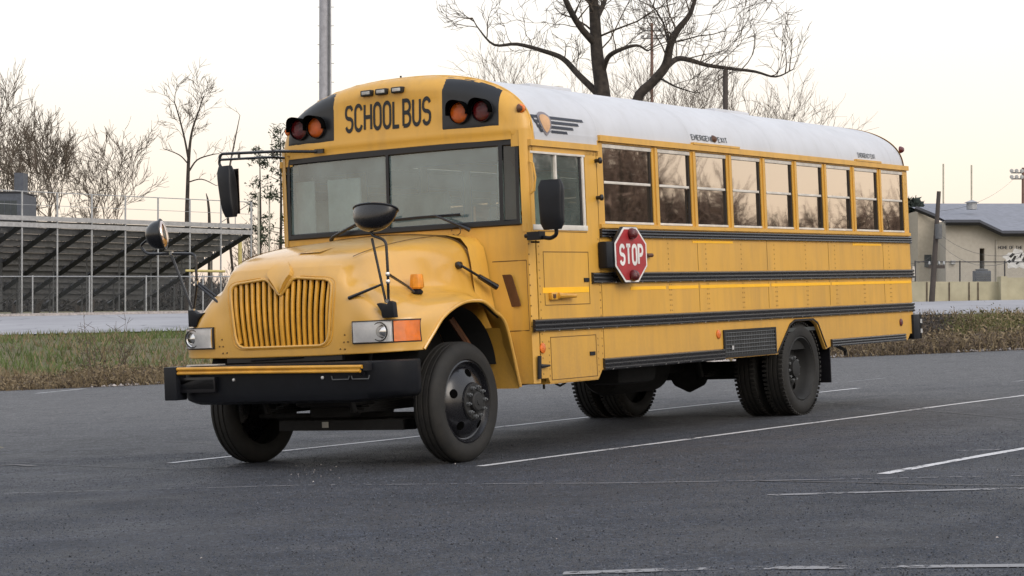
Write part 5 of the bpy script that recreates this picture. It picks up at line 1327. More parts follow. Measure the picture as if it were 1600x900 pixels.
# ---- wheels
def wheel(y_out, s, x, rear=False, inner=False, R0=.51, w=.265):
    # s=+1: outer face points to -y
    e = empty('wheel'); e.parent = bus; e.location = (x, y_out, R0)
    m = MB()
    def Y(d): return d*s
    prof = [(.345, .035), (.36, .012), (.40, .002), (.445, .004), (.475, .018), (.495, .034), (R0-.004, .050)]
    tr = [(R0, .062)]
    for g in (.30, .5, .70): gc = w*g; tr += [(R0, gc-.010), (R0-.010, gc-.007), (R0-.010, gc+.007), (R0, gc+.010)]
    prof += tr+[(R0, w-.062), (.495, w-.034), (.475, w-.018), (.445, w-.004), (.40, w-.002), (.345, w-.035)]
    m.lathe([(r, Y(d)) for r, d in prof], (0, 0, 0), 'y', 72)
    if rear:
        for k in range(64):
            a = 2*math.pi*k/64; c, sn = math.cos(a), math.sin(a)
            m.obox((R0*.993*c, Y(.035), R0*.993*sn), (.010*c, 0, .010*sn), (0, .022, 0), (-.013*sn, 0, .013*c))
            m.obox((R0*.993*c, Y(w-.035), R0*.993*sn), (.010*c, 0, .010*sn), (0, .022, 0), (-.013*sn, 0, .013*c))
    m.build('tyre', 'tyre', e, smooth=35)
    if inner:
        MB().lathe([(.001, Y(.12)), (.345, Y(.12)), (.345, Y(.03))], (0, 0, 0), 'y', 40).build('rim', 'dark_steel', e); return e
    r = MB()
    if not rear:
        r.lathe([(.345, Y(.035)), (.352, Y(.022)), (.340, Y(.016)), (.330, Y(.035)), (.318, Y(.055)), (.305, Y(.060)), (.295, Y(.045)), (.270, Y(.020)), (.235, Y(.000)), (.19, Y(-.022)), (.165, Y(-.032)), (.162, Y(-.045)), (.12, Y(-.048)), (.115, Y(-.048)), (.001, Y(-.048))], (0, 0, 0), 'y', 56)
        rim = r.build('rim', 'gloss_black', e, smooth=30)
        h = MB()
        for k in range(5):
            a = 2*math.pi*k/5+.3; c, sn = math.cos(a), math.sin(a); rr = .243; vs = []
            ax = np.array((c*.93, -.37*s, sn*.93)); tx = np.array((-sn, 0, c)); ctr = np.array((rr*c, Y(.000), rr*sn))
            for q in range(16):
                an = 2*math.pi*q/16; p = ctr+ax*.036*math.cos(an)+tx*.040*math.sin(an); rad = math.hypot(p[0], p[2]); dd = np.interp(rad, [.19, .235, .27, .295], [-.022, 0, .020, .045])-.003; vs.append((p[0], Y(dd), p[2]))
            h.add(vs, [tuple(range(16))])
        h.build('hand_hole', 'void', rim)
        h = MB(); h.lathe([(.155, Y(-.048)), (.150, Y(-.056)), (.140, Y(-.058)), (.105, Y(-.058)), (.10, Y(-.053)), (.085, Y(-.053)), (.083, Y(-.085)), (.070, Y(-.095)), (.03, Y(-.098)), (.028, Y(-.104)), (.001, Y(-.104))], (0, 0, 0), 'y', 40); hub = h.build('hub', 'dark_steel', e, smooth=30)
        n = MB()
        for k in range(10):
            a = 2*math.pi*k/10+.1; n.lathe([(.017, Y(-.058)), (.017, Y(-.085)), (.009, Y(-.087)), (.009, Y(-.102)), (.001, Y(-.103))], (.125*math.cos(a), 0, .125*math.sin(a)), 'y', 6)
        n.build('lug_nuts', 'steel_grey', hub, smooth=20)
    else:
        r.lathe([(.345, Y(.035)), (.352, Y(.022)), (.338, Y(.016)), (.325, Y(.040)), (.312, Y(.062)), (.300, Y(.10)), (.292, Y(.16)), (.272, Y(.19)), (.20, Y(.175)), (.155, Y(.160)), (.15, Y(.13)), (.10, Y(.125)), (.095, Y(.08)), (.06, Y(.07)), (.001, Y(.07))], (0, 0, 0), 'y', 56); rim = r.build('rim', 'dark_steel', e, smooth=30)
        n = MB()
        for k in range(10):
            a = 2*math.pi*k/10+.1; n.lathe([(.017, Y(.13)), (.017, Y(.10)), (.009, Y(.098)), (.001, Y(.085))], (.125*math.cos(a), 0, .125*math.sin(a)), 'y', 6)
        n.build('lug_nuts', 'steel_grey', rim, smooth=20)
        h = MB()
        for k in range(5):
            a = 2*math.pi*k/5+.3; c, sn = math.cos(a), math.sin(a); vs = [(.235*c+.036*math.cos(q)*c-.04*math.sin(q)*sn, Y(.178), .235*sn+.036*math.cos(q)*sn+.04*math.sin(q)*c) for q in np.linspace(0, 6.0, 14)]; h.add(vs, [tuple(range(14))])
        h.build('hand_hole', 'void', rim)
    return e
wheel(-1.225, 1, 0); wheel(1.225, -1, 0)
wheel(-1.40, 1, 6.43, True); wheel(-1.06, 1, 6.43, True, True)
wheel(1.27, -1, 6.43, True); wheel(.93, -1, 6.43, True, True)
# ---- chassis
def chassis():
    m = MB()
    for y in (-.43, .43): m.box((-.85, y-.04, .72), (9.3, y+.04, .95))
    for x in (1.5, 3.2, 5.0, 7.6, 9.0): m.box((x-.05, -.39, .74), (x+.05, .39, .92))
    part(m, 'frame', 'undercarriage')
    m = MB(); m.tube([(0, -1.0, .50), (0, -.80, .44), (0, -.65, .34), (0, .65, .34), (0, .80, .44), (0, 1.0, .5)], .062, 10); m.tube([(-.16, -.9, .42), (-.16, .9, .42)], .022, 8); part(m, 'front_axle', 'undercarriage')
    m = MB(); m.tube([(6.43, -.8, .51), (6.43, .8, .51)], .10, 12); m.lathe([(.05, -.20), (.16, -.16), (.23, 0), (.16, .16), (.05, .20)], (6.43, 0, .50), 'y', 20); part(m, 'rear_axle', 'undercarriage')
    m = MB(); m.tube([(2.3, 0, .62), (6.2, 0, .56)], .055, 12); m.tube([(1.2, .3, .60), (3, .35, .55), (5.2, .40, .58)], .05, 10); part(m, 'drive_shaft', 'undercarriage')
    m = MB(); m.box((-.45, -.30, .50), (.8, .30, 1.1)); m.box((-.35, -.22, .40), (.35, .22, .52)); part(m, 'engine', 'undercarriage', bevel=.05)
    m = MB(); m.prism([(.8, .50), (1.6, .52), (2.2, .60), (2.2, .9), (.8, .95)], -.25, .25, 'y'); part(m, 'transmission', 'undercarriage', bevel=.04)
    m = MB(); m.prism([(-.95, .70), (.5, .70), (.68, .62), (.68, 1.5), (-.5, 1.5), (-.86, 1.3)], -.42, .42, 'y'); part(m, 'engine_bay', 'undercarriage')
    m = MB(); m.lathe([(.001, -.55), (.24, -.55), (.27, -.5), (.27, .5), (.24, .55), (.001, .55)], (5.15, .10, .60), 'x', 24); part(m, 'fuel_tank', 'undercarriage', smooth=40)
    m = MB(); m.box((3.1, -.95, .50), (3.9, -.55, .80)); m.box((2.2, .6, .55), (4.2, 1.1, .85)); part(m, 'air_tank', 'undercarriage', bevel=.08)
    for x0 in (0, 6.43):
        m = MB()
        for y in (-.46, .46):
            for k in range(4):
                m.box((x0-.6+k*.08, y-.04, .44+k*.02+.02), (x0+.6-k*.08, y+.04, .458+k*.02+.02))
            m.tube([(x0-.6, y, .47), (x0-.7, y, .72)], .03, 6); m.tube([(x0+.6, y, .47), (x0+.7, y, .72)], .03, 6)
        part(m, 'leaf_spring', 'undercarriage')
    m = MB(); m.box((7.15, YN+.02, .32), (7.17, -.78, .85)); part(m, 'mud_flap', 'rubber_trim'); m = MB(); m.box((7.15, .75, .32), (7.17, YF-.02, .85)); part(m, 'mud_flap', 'rubber_trim')
    m = MB(); m.box((2.3, YN+.1, .72), (9.5, YF-.1, .92)); part(m, 'floor_pan', 'undercarriage')
    # front sump bar with small plate, seen below the bumper
    m = MB(); m.box((-.38, -.80, .30), (-.26, .52, .385)); m.box((-.36, -.80, .30), (-.22, -.58, .39)); p = part(m, 'tie_bar', 'undercarriage')
    MB().box((-.39, -.02, .325), (-.383, .045, .375)).build('plate', 'plate', p)
    # rear bumper
    m = MB(); m.box((9.62, YN-.03, .73), (9.88, YN+.02, 1.03)); m.box((9.80, YN-.03, .73), (9.88, YF+.03, 1.03)); b = part(m, 'rear_bumper', 'black_plastic', bevel=.01)
    m = MB()
    for z in (.80, .92): m.box((9.83, YN-.036, z), (9.885, YN-.031, z+.05))
    m.build('reflector', 'screw', b)
    m = MB(); m.box((XR+.001, -.5, .9), (XR+.03, .4, 2.7)); part(m, 'rear_door', 'yellow', bevel=.01)
    m = MB(); m.box((9.69, YN-.01, 1.44), (9.76, YN+.03, 1.48)); m.tube([(9.73, YN-.01, 1.50), (9.73, YN-.01, 1.62)], .02, 8); part(m, 'rear_hinge', 'aluminium')
    # wheel well liners behind the front wheels
    for s in (1, -1):
        m = MB(); P = []
        for x, z in [(.56, 1.12), (.64, .98), (.69, .80), (.70, .585)]: P.append([(x, s*1.29, z), (x+.0, s*.95, z)])
        m.grid(P); part(m, 'fender_inner', 'yellow')
        m = MB(); P = []
        for a in np.linspace(8, 172, 24):
            c, sn = math.cos(R(a)), math.sin(R(a)); P.append([(.03+.62*c, s*1.10, .72+.60*sn), (.03+.60*c, s*.62, .72+.58*sn)])
        m.grid(P); m.add([(.03-.64*math.cos(R(a)), s*.60, .70+.60*math.sin(R(a))) for a in np.linspace(8, 172, 24)], [tuple(range(24))])
        part(m, 'wheel_well', 'undercarriage', fixn=False)
        m = MB(); m.tube([(.25, s*.9, 1.22), (.45, s*1.0, .9)], .03, 6); part(m, 'brace', 'brown_metal')
chassis()

# ---- hood with fenders
NET = [
 [(-.95,0,.955),(-.95,.35,.955),(-.945,.6,.958),(-.94,.74,.96),(-.93,.88,.962),(-.905,1.02,.965),(-.845,1.115,.968),(-.74,1.185,.97),(-.655,1.225,.972)],
 [(-.955,0,1.13),(-.955,.35,1.13),(-.95,.6,1.13),(-.945,.74,1.13),(-.935,.88,1.13),(-.905,1.025,1.13),(-.84,1.125,1.13),(-.72,1.205,1.12),(-.545,1.255,1.105)],
 [(-.955,0,1.32),(-.955,.35,1.32),(-.95,.58,1.32),(-.94,.695,1.31),(-.94,.84,1.315),(-.90,.97,1.255),(-.83,1.10,1.25),(-.69,1.215,1.245),(-.43,1.275,1.225)],
 [(-.95,0,1.50),(-.947,.35,1.50),(-.94,.60,1.51),(-.925,.685,1.46),(-.905,.82,1.42),(-.84,.95,1.345),(-.72,1.08,1.315),(-.56,1.215,1.305),(-.28,1.29,1.305)],
 [(-.935,0,1.655),(-.93,.35,1.65),(-.90,.595,1.63),(-.85,.685,1.54),(-.81,.80,1.51),(-.70,.935,1.415),(-.55,1.08,1.375),(-.40,1.22,1.355),(-.12,1.295,1.35)],
 [(-.85,0,1.765),(-.84,.35,1.76),(-.77,.62,1.745),(-.68,.725,1.645),(-.55,.83,1.51),(-.40,.945,1.45),(-.28,1.09,1.42),(-.18,1.22,1.395),(.03,1.30,1.36)],
 [(-.52,0,1.865),(-.52,.38,1.86),(-.46,.68,1.825),(-.36,.80,1.73),(-.15,.895,1.54),(-.02,.98,1.455),(.04,1.10,1.44),(.08,1.22,1.41),(.18,1.30,1.345)],
 [(-.02,0,1.935),(-.02,.40,1.925),(.0,.74,1.89),(.07,.87,1.79),(.2,.94,1.57),(.29,1.0,1.44),(.31,1.11,1.39),(.32,1.22,1.33),(.34,1.30,1.265)],
 [(.50,0,1.985),(.50,.42,1.97),(.50,.76,1.925),(.51,.93,1.80),(.54,.965,1.50),(.55,1.03,1.39),(.55,1.12,1.27),(.54,1.22,1.17),(.52,1.30,1.13)],
 [(.54,0,1.965),(.54,.42,1.95),(.54,.76,1.905),(.55,.945,1.76),(.60,.985,1.42),(.65,1.06,1.16),(.68,1.15,.95),(.70,1.24,.78),(.705,1.30,.60)],
]
NET = [[np.array(p, float) for p in r] for r in NET]
def hs(u, v, sg=1):                 # u across 0..8, v along 0..9
    p = catmull([catmull(r, u) for r in NET], v); return np.array((p[0], p[1]*sg, p[2]))
GR = []                             # grille outline (y,z), one side
def grille_half(z):                 # half width of the opening at height z
    return float(np.interp(z, [1.045, 1.06, 1.085, 1.14, 1.30, 1.50, 1.56, 1.585, 1.60], [.40, .445, .475, .495, .512, .535, .53, .50, .46]))
def gtop(y): y = abs(y); return float(np.interp(y, [0, .02, .13, .17, .46, .51, .54], [1.475, 1.485, 1.60, 1.612, 1.588, 1.565, 1.52]))
def in_grille(y, z): return 1.045 < z < gtop(y) and abs(y) < grille_half(min(z, 1.6))
def hood():
    for part_name in ('hood',):
        m = MB(); nu, nv = 96, 150; idx = {}
        us = [i*8/nu for i in range(nu+1)]; vsn = [j*9/nv for j in range(nv+1)]
        V = []; F = []
        for sg in (1, -1):
            base = len(V)
            for v in vsn:
                for u in us: V.append(tuple(hs(u, v, sg)))
            for j in range(nv):
                for i in range(nu):
                    q = [base+j*(nu+1)+i, base+j*(nu+1)+i+1, base+(j+1)*(nu+1)+i+1, base+(j+1)*(nu+1)+i]
                    c = sum(np.array(V[k]) for k in q)/4
                    if vsn[j] < 4.3 and in_grille(c[1], c[2]): continue
                    F.append(tuple(q if sg > 0 else q[::-1]))
        m.add(V, F)
        me = bpy.data.meshes.new('hood'); me.from_pydata(m.v, [], m.f); bm = bmesh.new(); bm.from_mesh(me)
        bmesh.ops.remove_doubles(bm, verts=bm.verts, dist=.0005)
        sv = [v for v in bm.verts if not v.is_boundary and (abs(v.co.y) > .585 or v.co.z > 1.70)]
        for _ in range(60): bmesh.ops.smooth_vert(bm, verts=sv, factor=.5, use_axis_x=True, use_axis_y=True, use_axis_z=True)
        bmesh.ops.recalc_face_normals(bm, faces=bm.faces); bm.to_mesh(me); bm.free()
        me.materials.append(MATS['hood_yellow']); me.shade_smooth(); o = bpy.data.objects.new('hood', me); col.objects.link(o); o.parent = bus
        md = o.modifiers.new('solid', 'SOLIDIFY'); md.thickness = .012; md.offset = -1
    for sg in (1, -1):                # rolled lip round the wheel arch
        L = MB(); L.tube([hs(8, v, sg) for v in np.linspace(0.05, 9, 60)], .016, 8); part(L, 'fender_lip', 'hood_yellow')
        b = MB(); b.tube([hs(8, v, sg)-np.array((0, sg*.04, 0)) for v in np.linspace(0.05, 7.6, 60)], .012, 6); part(b, 'arch_rubber', 'rubber_trim')
    # hood shoulder crease
    for sg in (1, -1):
        c = MB(); c.tube([hs(1.9-.35*sstep(5, 8.5, v), v, sg)+np.array((0, 0, .001)) for v in np.linspace(5.2, 8.0, 30)], .003, 5); part(c, 'crease', 'seam')
    s = MB(); s.tube([hs(u, 7.94, -1) for u in np.linspace(0, 4.6, 40)], .004, 5); s.tube([hs(u, 7.94, 1) for u in np.linspace(0, 4.6, 40)], .004, 5); part(s, 'hood_seam', 'seam')
    # cowl between hood and windshield
    c = MB(); P = []
    for x, k in ((.50, .972), (.56, .985), (.70, 1.0), (.72, 1.0)):
        P.append([(x, y*k, z-.02+.015*k) for y, z in [(-1.06, 1.30), (-1.03, 1.45), (-1.0, 1.70), (-.97, 1.84), (-.90, 1.92), (-.75, 1.955), (-.4, 1.985), (0, 2.0), (.4, 1.985), (.75, 1.955), (.90, 1.92), (.97, 1.84), (1.0, 1.7), (1.03, 1.45), (1.06, 1.30)]])
    c.grid(P); part(c, 'cowl', 'yellow', smooth=60)
hood()
def grille():
    def fxg(y, z):                  # surface of nose at (y,z)
        best = None
        u = abs(y)/.35 if abs(y) < .35 else 1+(abs(y)-.35)/.25
        v = np.interp(z, [.955, 1.13, 1.32, 1.50, 1.64], [0, 1, 2, 3, 4]); return hs(u, v)[0]
    m = MB(); m.box((-.852, -.55, 1.0), (-.842, .55, 1.60)); g = part(m, 'grille', 'void')
    # outline bead
    ol = [(y, gtop(y)) for y in np.linspace(0, .46, 24)]+[(.505, 1.572), (.528, 1.545), (.532, 1.50)]+[(grille_half(z), z) for z in np.linspace(1.45, 1.14, 10)]+[(.478, 1.088), (.450, 1.058), (.41, 1.043)]+[(y, 1.040) for y in np.linspace(.37, 0, 8)]
    full = ol+[(-y, z) for y, z in ol[::-1]][1:-1]
    pts = [np.array((fxg(y, z)-.002, y, z)) for y, z in full]; pts.append(pts[0])
    b = MB(); b.tube(pts, .012, 8); b.build('grille_rim', 'hood_yellow', g)
    out = []
    for y, z in full:
        if z > 1.45 and abs(y) < .2: out.append(None); continue
        out.append(np.array((fxg(y*1.07, 1.30+(z-1.30)*1.055)-.001, y*1.07, 1.30+(z-1.30)*1.055)))
    k = [i for i, p in enumerate(out) if p is None]; seq = [p for p in out[max(i for i in k if i < len(out)/2)+1:min(i for i in k if i > len(out)/2)]]
    b = MB(); b.tube(seq, .005, 6); b.build('grille_groove', 'bar_yellow', g)
    b = MB()
    # recess walls
    P = [[(p[0], p[1], p[2]), (p[0]+.075, p[1], p[2])] for p in pts]; b.grid(P); b.build('grille_wall', 'bar_yellow', g)
    for k in range(-8, 9):
        m = MB(); t = k/8.6; P = []
        for j in range(15):
            zb_ = 1.045+(.035 if abs(k) == 8 else 0); z = zb_+(gtop(t*.50)-zb_)*j/14
            y = t*(.495+.04*(z-1.1)/.45); x = fxg(y, z)+.006-.012*math.sin(math.pi*j/14); w_ = .0135 if k else .019
            P.append([(x+.030, y-w_, z), (x+.006, y-w_, z), (x+.000, y-w_*.7, z), (x-.001, y, z), (x+.000, y+w_*.7, z), (x+.006, y+w_, z), (x+.030, y+w_, z)])
        m.grid(P); m.build('grille_bar', 'bar_yellow', g, smooth=50)
    # pointed badge moulding running from the grille up onto the hood
    def on(y, z, o):
        v = np.interp(z, [.955, 1.13, 1.32, 1.50, 1.64, 1.745, 1.845], [0, 1, 2, 3, 4, 5, 6]); p = hs(abs(y)/.35, v, 1 if y >= 0 else -1); return (p[0]-o, p[1], p[2]+o*.6)
    m = MB(); P = []
    for z, w_, o in [(1.478, .006, .02), (1.50, .022, .03), (1.54, .055, .034), (1.58, .09, .034), (1.61, .12, .030), (1.64, .125, .026), (1.68, .105, .018), (1.71, .07, .010), (1.735, .03, .002)]:
        P.append([on(-w_, z, 0), on(-w_*.93, z, o), on(-w_*.3, z, o*.75), on(w_*.3, z, o*.75), on(w_*.93, z, o), on(w_, z, 0)])
    m.grid(P); part(m, 'nose_moulding', 'hood_yellow', smooth=30)
    # air scoop recess lip
    m = MB(); P = []
    for y in np.linspace(-.02, -.24, 9):
        q = 1-abs((y+.13)/.11)**2; P.append([tuple(np.array(hs(abs(y)/.35, 5.55, -1))+np.array((-.02, 0, .001))), tuple(np.array(hs(abs(y)/.35, 5.75, -1))+np.array((0, 0, .001+.014*q))), tuple(np.array(hs(abs(y)/.35, 6.0, -1))+np.array((.0, 0, .0)))])
    m.grid(P); part(m, 'hood_scoop', 'hood_yellow')
    m = MB()
    for sg in (1, -1):
        for y, z in ((.64, 1.06), (.68, 1.062), (.60, 1.005), (.645, 1.003), (.65, 1.12)):
            m.lathe([(.001, -.006), (.006, -.005), (.008, 0)], (-.948, y*sg, z), 'x', 8)
    part(m, 'nose_bolts', 'seam')
    m = MB(); m.box((-.93, -.60, .915), (-.89, .62, .975)); m.tube([(-.94, -.2, .945), (-.94, .35, .93)], .006, 4); part(m, 'lower_valance', 'rubber_trim')
grille()
def headlights():
    for sg in (1, -1):
        zt, zb = 1.222, 1.048
        def cp(t):                  # plan curve from inner to outer edge
            ys = [.735, .88, 1.02, 1.10, 1.165, 1.20, 1.222]; xs = [-.953, -.940, -.912, -.865, -.785, -.72, -.665]
            y = np.interp(t, np.linspace(0, 1, 7), ys); x = np.interp(t, np.linspace(0, 1, 7), xs); return x, y*sg
        def patch(t0, t1, z0, z1, o, n=12):
            m = MB(); P = []
            for t in np.linspace(t0, t1, n):
                x, y = cp(t); P.append([(x+.02, y, z0), (x-o, y-.002*sg, z0+.004), (x-o-.004, y, (z0+z1)/2), (x-o, y-.002*sg, z1-.004), (x+.02, y, z1)])
            m.grid(P); m.add(P[0], [(0, 1, 2, 3, 4)]); m.add(P[-1], [(0, 1, 2, 3, 4)]); return m
        e = part(patch(-.0, 1., zb-.010, zt+.010, .006, 20), 'headlight', 'rubber_trim')
        patch(.015, .47, zb, zt, .012).build('reflector', 'lamp_silver', e)
        # round bowl and bulb
        x, y = cp(.30); l = MB(); l.lathe([(.080, -.004), (.06, .004), (.03, -.012), (.012, -.014), (.001, -.016)], (x-.012, y, (zt+zb)/2), 'x', 28); l.build('bowl', 'chrome', e)
        r_ = MB(); r_.lathe([(.080, -.002), (.078, -.010), (.072, -.010), (.071, 0)], (x-.012, y, (zt+zb)/2), 'x', 28); r_.build('ring', 'dark_steel', e)
        patch(.01, .475, zb+.002, zt-.002, .030).build('cover', 'lamp_glass', e, out=(-1, 0, 0))
        patch(.505, .985, zb, zt, .022, 16).build('turn_signal', 'orange_lens', e)
headlights()
def bumper():
    m = MB(); P = []
    plan = [(-.78, 1.12), (-.92, 1.09), (-1.02, 1.02), (-1.09, .92), (-1.13, .78), (-1.15, .4), (-1.15, 0), (-1.15, -.4), (-1.13, -.86), (-1.10, -1.04), (-1.03, -1.17), (-.93, -1.235), (-.74, -1.25)]
    q = []
    for i in range(49): q.append(catmull([np.array((a, b, 0.)) for a, b in plan], i/4))
    for p in q:
        x, y = p[0], p[1]; k = min(1, max(0, (abs(y)-.85)/.35)); d = np.array((x+.55, y*.25)); d = -d/np.linalg.norm(d)
        ins = np.array((d[0], d[1]))*.10
        zb = .585+.03*k
        P.append([(x-ins[0]*0+ins[0], y+ins[1], .905), (x+ins[0]*.2, y+ins[1]*.2, .905), (x, y, .893), (x, y, .885), (x, y, .66), (x+ins[0]*.25, y+ins[1]*.25, zb+.01), (x+ins[0]*.8, y+ins[1]*.8, zb-.015)])
    m.grid(P); b = part(m, 'front_bumper', 'black_plastic', smooth=40, solid=.01)
    m = MB()
    for y in (.37, -.56): m.lathe([(.001, -.012), (.012, -.01), (.014, 0)], (-1.151, y, .78), 'x', 10)
    m.build('bolt', 'screw', b)
    m = MB()
    for y in (-.74, -.94):
        pts = [(-1.152, y-.09, .79), (-1.152, y-.08, .762), (-1.152, y+.08, .762), (-1.152, y+.09, .79)]; m.tube(pts, .006, 5)
    m.build('tow_slot', 'steel_grey', b)
    # crossing gate folded across the bumper
    g = MB(); g.box((-1.24, .93, .62), (-1.10, 1.065, .905)); g.box((-1.19, .93, .70), (-1.14, .55, .80)); a = part(g, 'crossing_arm_motor', 'black_plastic', bevel=.01)
    g = MB(); g.box((-1.19, .55, .68), (-1.155, .93, .81)); g.build('bracket', 'rubber_trim', a, bevel=.005)
    g = MB(); g.tube([(-1.215, .935, .885), (-1.215, .2, .878), (-1.205, -1.0, .862)], .016, 10); g.tube([(-1.215, .93, .848), (-1.215, .2, .842), (-1.205, -.98, .827)], .013, 10); g.box((-1.214, -.98, .835), (-1.206, .93, .878)); part(g, 'crossing_arm', 'bar_yellow')
    g = MB(); g.tube([(-1.19, -.96, .83), (-1.15, -.97, .80)], .02, 8); g.box((-1.20, -1.045, .83), (-1.13, -1.005, .89)); part(g, 'arm_latch', 'rubber_trim')
    g = MB(); g.box((-1.13, .55, .905), (-1.04, .90, .916)); part(g, 'bumper_step', 'aluminium')
bumper()
# ---- mirrors
def smoothtube(mb, pts, r, n=8):
    P = [np.array(p, float) for p in pts]; q = []
    for i in range(len(P)):
        if 0 < i < len(P)-1:
            a = P[i-1]-P[i]; b = P[i+1]-P[i]; la, lb = np.linalg.norm(a), np.linalg.norm(b); d = min(.05, la*.4, lb*.4); A = P[i]+a/la*d; B = P[i]+b/lb*d
            for t in np.linspace(0, 1, 5): q.append((1-t)**2*A+2*t*(1-t)*P[i]+t*t*B)
        else: q.append(P[i])
    mb.tube(q, r, n)
def egg(name, c, rr, face, parent, mats, rot):
    """crossover mirror: deep rounded shell with a convex glass"""
    m = MB(); P = []
    nu, nv = 24, 10
    for i in range(nv+1):
        a = math.pi/2*i/nv; P.append([(-math.sin(a)*rr[0], rr[1]*math.cos(a)**.8*math.cos(2*math.pi*k/nu), rr[2]*math.cos(a)**.8*math.sin(2*math.pi*k/nu)) for k in range(nu+1)])
    m.grid(P); o = part(m, name, 'gloss_black', smooth=60); o.location = c; o.rotation_euler = rot
    g = MB(); P = []
    for i in range(7):
        a = math.pi/2*i/6; P.append([(.005+math.sin(a)*.035, rr[1]*.93*math.cos(a)*math.cos(2*math.pi*k/nu), rr[2]*.93*math.cos(a)*math.sin(2*math.pi*k/nu)) for k in range(nu+1)])
    g.grid(P); g.build('glass', 'mirror_glass', o, smooth=80)
    r_ = MB(); r_.tube([(0, rr[1]*math.cos(t), rr[2]*math.sin(t)) for t in np.linspace(0, 2*math.pi, 29)], .010, 6, False); r_.build('rim', 'rubber_trim', o)
    return o
def mirrors():
    X = -.90
    # near side hood mirror
    m = MB(); b = (X, -1.02, 1.30)
    smoothtube(m, [(X+.02, -1.055, 1.36), (X, -1.075, 1.62), (X, -1.07, 1.875), (X, -.925, 1.925), (X, -.905, 2.02)], .012)
    m.tube([(X+.02, -1.03, 1.37), (X, -.93, 1.90)], .011, 8)
    m.tube([(X+.01, -1.07, 1.60), (-.52, -1.0, 1.50), (-.47, -1.03, 1.45)], [.013, .011, .009], 8); m.tube([(X, -1.01, 1.52), (-.94, -.70, 1.42)], [.010, .016], 8)
    o = part(m, 'mirror_bracket', 'gloss_black')
    c = MB()
    for z in (1.60, 1.54): c.lathe([(.018, -.015), (.020, 0), (.018, .015)], (X, -1.072, z), 'z', 10)
    c.lathe([(.018, -.015), (.02, .015)], (X+.02, -1.05, 1.38), 'z', 8); c.build('clamp', 'chrome', o)
    f = MB(); f.prism([(-1.14, 1.245), (-1.13, 1.37), (-1.09, 1.385), (-1.07, 1.35), (-1.0, 1.37), (-.965, 1.365), (-1.01, 1.30), (-1.02, 1.245)], X-.03, X+.03, 'x'); f.v = [(x+(0.0), -2.11-y, z) if False else (x, y, z) for x, y, z in f.v]; part(f, 'mirror_foot', 'black_plastic', bevel=.008)
    egg('crossover_mirror', (X+.02, -.965, 2.135), (.19, .225, .12), 1, bus, None, (0, R(-68), R(-8)))
    # far side hood mirror
    m = MB()
    smoothtube(m, [(X, 1.0, 1.36), (X, .945, 1.62), (X, .95, 1.87), (X, 1.20, 1.885), (X, 1.50, 1.895), (X, 1.58, 1.97), (X, 1.44, 2.05)], .012)
    m.tube([(X, 1.0, 1.37), (X, 1.22, 1.875)], .011, 8); m.tube([(X, .95, 1.63), (X+.05, .74, 1.47)], .011, 8); m.tube([(X, .95, 1.61), (X-.02, .70, 1.44)], .011, 8)
    o = part(m, 'mirror_bracket', 'gloss_black')
    c = MB(); c.lathe([(.018, -.015), (.02, .015)], (X, .945, 1.62), 'z', 8); c.lathe([(.018, -.015), (.02, .015)], (X, 1.0, 1.38), 'z', 8); c.lathe([(.018, -.015), (.02, .015)], (X, 1.22, 1.888), 'z', 8); c.build('clamp', 'chrome', o)
    f = MB(); f.prism([(1.035, 1.24), (1.035, 1.385), (.99, 1.385), (.93, 1.35), (.84, 1.36), (.92, 1.31), (.95, 1.24)], X-.03, X+.03, 'x'); part(f, 'mirror_foot', 'black_plastic', bevel=.008)
    egg('crossover_mirror', (X, 1.31, 2.06), (.15, .11, .13), 1, bus, None, (0, R(-8), R(-62)))
    # near rear-view mirror
    m = MB(); P = []
    def plate(cx, cy, z0, z1, w0, w1, th, name, lean=0, rot=0):
        m = MB(); P = []
        for t in np.linspace(0, 1, 9):
            z = z0+(z1-z0)*t; w = (w0+(w1-w0)*t)*.5; r_ = (1-max(0, abs(t-.5)*2-.86)/.14*.22); w *= r_; row = []; dd = th*(1-.5*abs(t*2-1)**3)
            for k in range(20):
                a = 2*math.pi*k/20; cx_, cy_ = math.cos(a), math.sin(a); row.append((math.copysign(abs(cx_)**.45, cx_)*dd, lean*t+math.copysign(abs(cy_)**.35, cy_)*w, z))
            row.append(row[0]); P.append(row)
        m.grid(P); m.add([p for p in P[0][:-1]], [tuple(range(20))]); m.add([p for p in P[-1][:-1]], [tuple(range(20))])
        o = part(m, name, 'black_plastic', smooth=50); o.location = (cx, cy, 0); o.rotation_euler = (0, 0, rot)
        g = MB(); g.box((th+.001, -w0*.40, z0+.03), (th+.004, w0*.40, z1-.03)); g.build('glass', 'mirror_glass', o); return o
    plate(.62, -1.745, 1.945, 2.372, .205, .232, .05, 'side_mirror', rot=R(6))
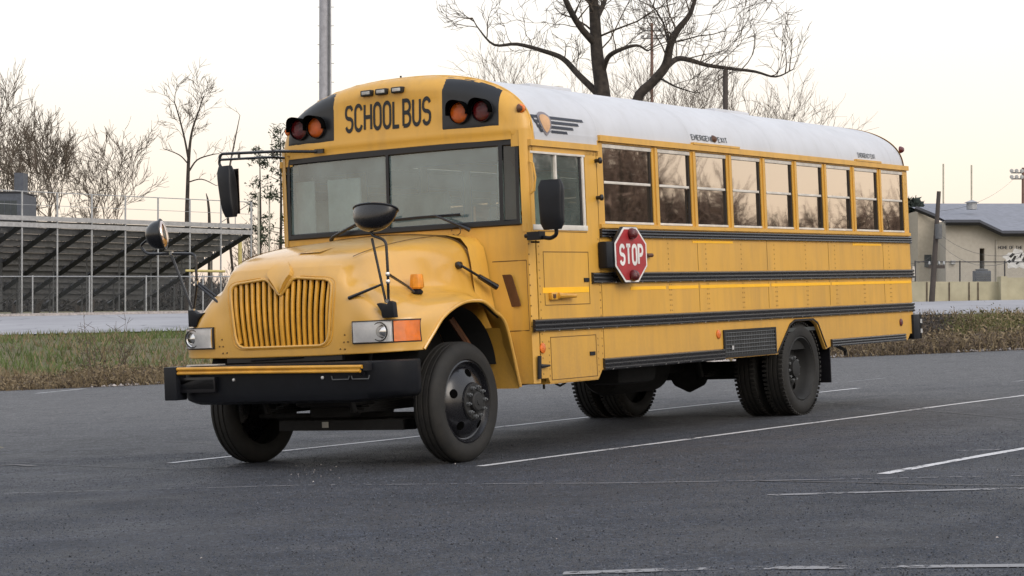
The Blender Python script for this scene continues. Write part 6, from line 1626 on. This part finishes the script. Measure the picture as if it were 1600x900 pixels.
    m = MB(); smoothtube(m, [(.66, -1.44, 1.905), (.66, -1.52, 1.90), (.66, -1.70, 1.87), (.66, -1.76, 1.90), (.66, -1.755, 1.97)], .018); m.box((.60, -1.62, 1.865), (.70, -1.50, 1.935)); m.box((.70, -1.47, 1.87), (.80, YN-.002, 1.94)); m.tube([(.66, -1.50, 1.85), (.66, -1.58, 1.845)], .01, 6); part(m, 'mirror_arm', 'black_plastic', bevel=.0)
    # far rear-view mirror hung from a double tube
    o = plate(.62, 1.785, 2.265, 2.752, .15, .185, .06, 'side_mirror', lean=.055, rot=R(-8))
    m = MB(); smoothtube(m, [(.66, .77, 2.808), (.62, 1.20, 2.842), (.62, 1.885, 2.870), (.62, 1.905, 2.78), (.62, 1.88, 2.74)], .014); smoothtube(m, [(.70, 1.18, 2.782), (.62, 1.30, 2.795), (.62, 1.89, 2.815)], .012)
    for y in (1.66, 1.25): m.tube([(.62, y, 2.80), (.62, y, 2.865)], .014, 6)
    m.box((.655, .70, 2.79), (.68, .80, 2.83)); part(m, 'mirror_arm', 'gloss_black')
mirrors()
def beacon():
    p = hs(5.35, 4.95, -1); o_ = np.array(p)
    m = MB(); m.lathe([(.001, 0), (.045, 0), (.05, .02), (.035, .035), (.035, .04)], tuple(p), 'z', 20); o = part(m, 'side_signal', 'black_plastic')
    l = MB(); l.lathe([(.045, .040), (.062, .055), (.062, .085), (.056, .15), (.050, .165), (.001, .168)], tuple(p), 'z', 8); l.v = [(a, b, c) for a, b, c in l.v]; l.build('lens', 'beacon_lens', o, smooth=25, bevel=.005)
    # hood latch
    a = np.array(hs(3.55, 7.45, -1)); m = MB(); q = a+np.array((0, -.03, .02)); e = np.array((.66, -1.13, 1.475))
    m.tube([q, q*.45+e*.55], .012, 8); m.tube([q*.5+e*.5, e], [.022, .028], 10); m.lathe([(.001, -.03), (.03, -.025), (.035, 0), (.03, .02)], tuple(a+np.array((0, -.01, .02))), 'y', 14); part(m, 'hood_latch', 'gloss_black')
beacon()
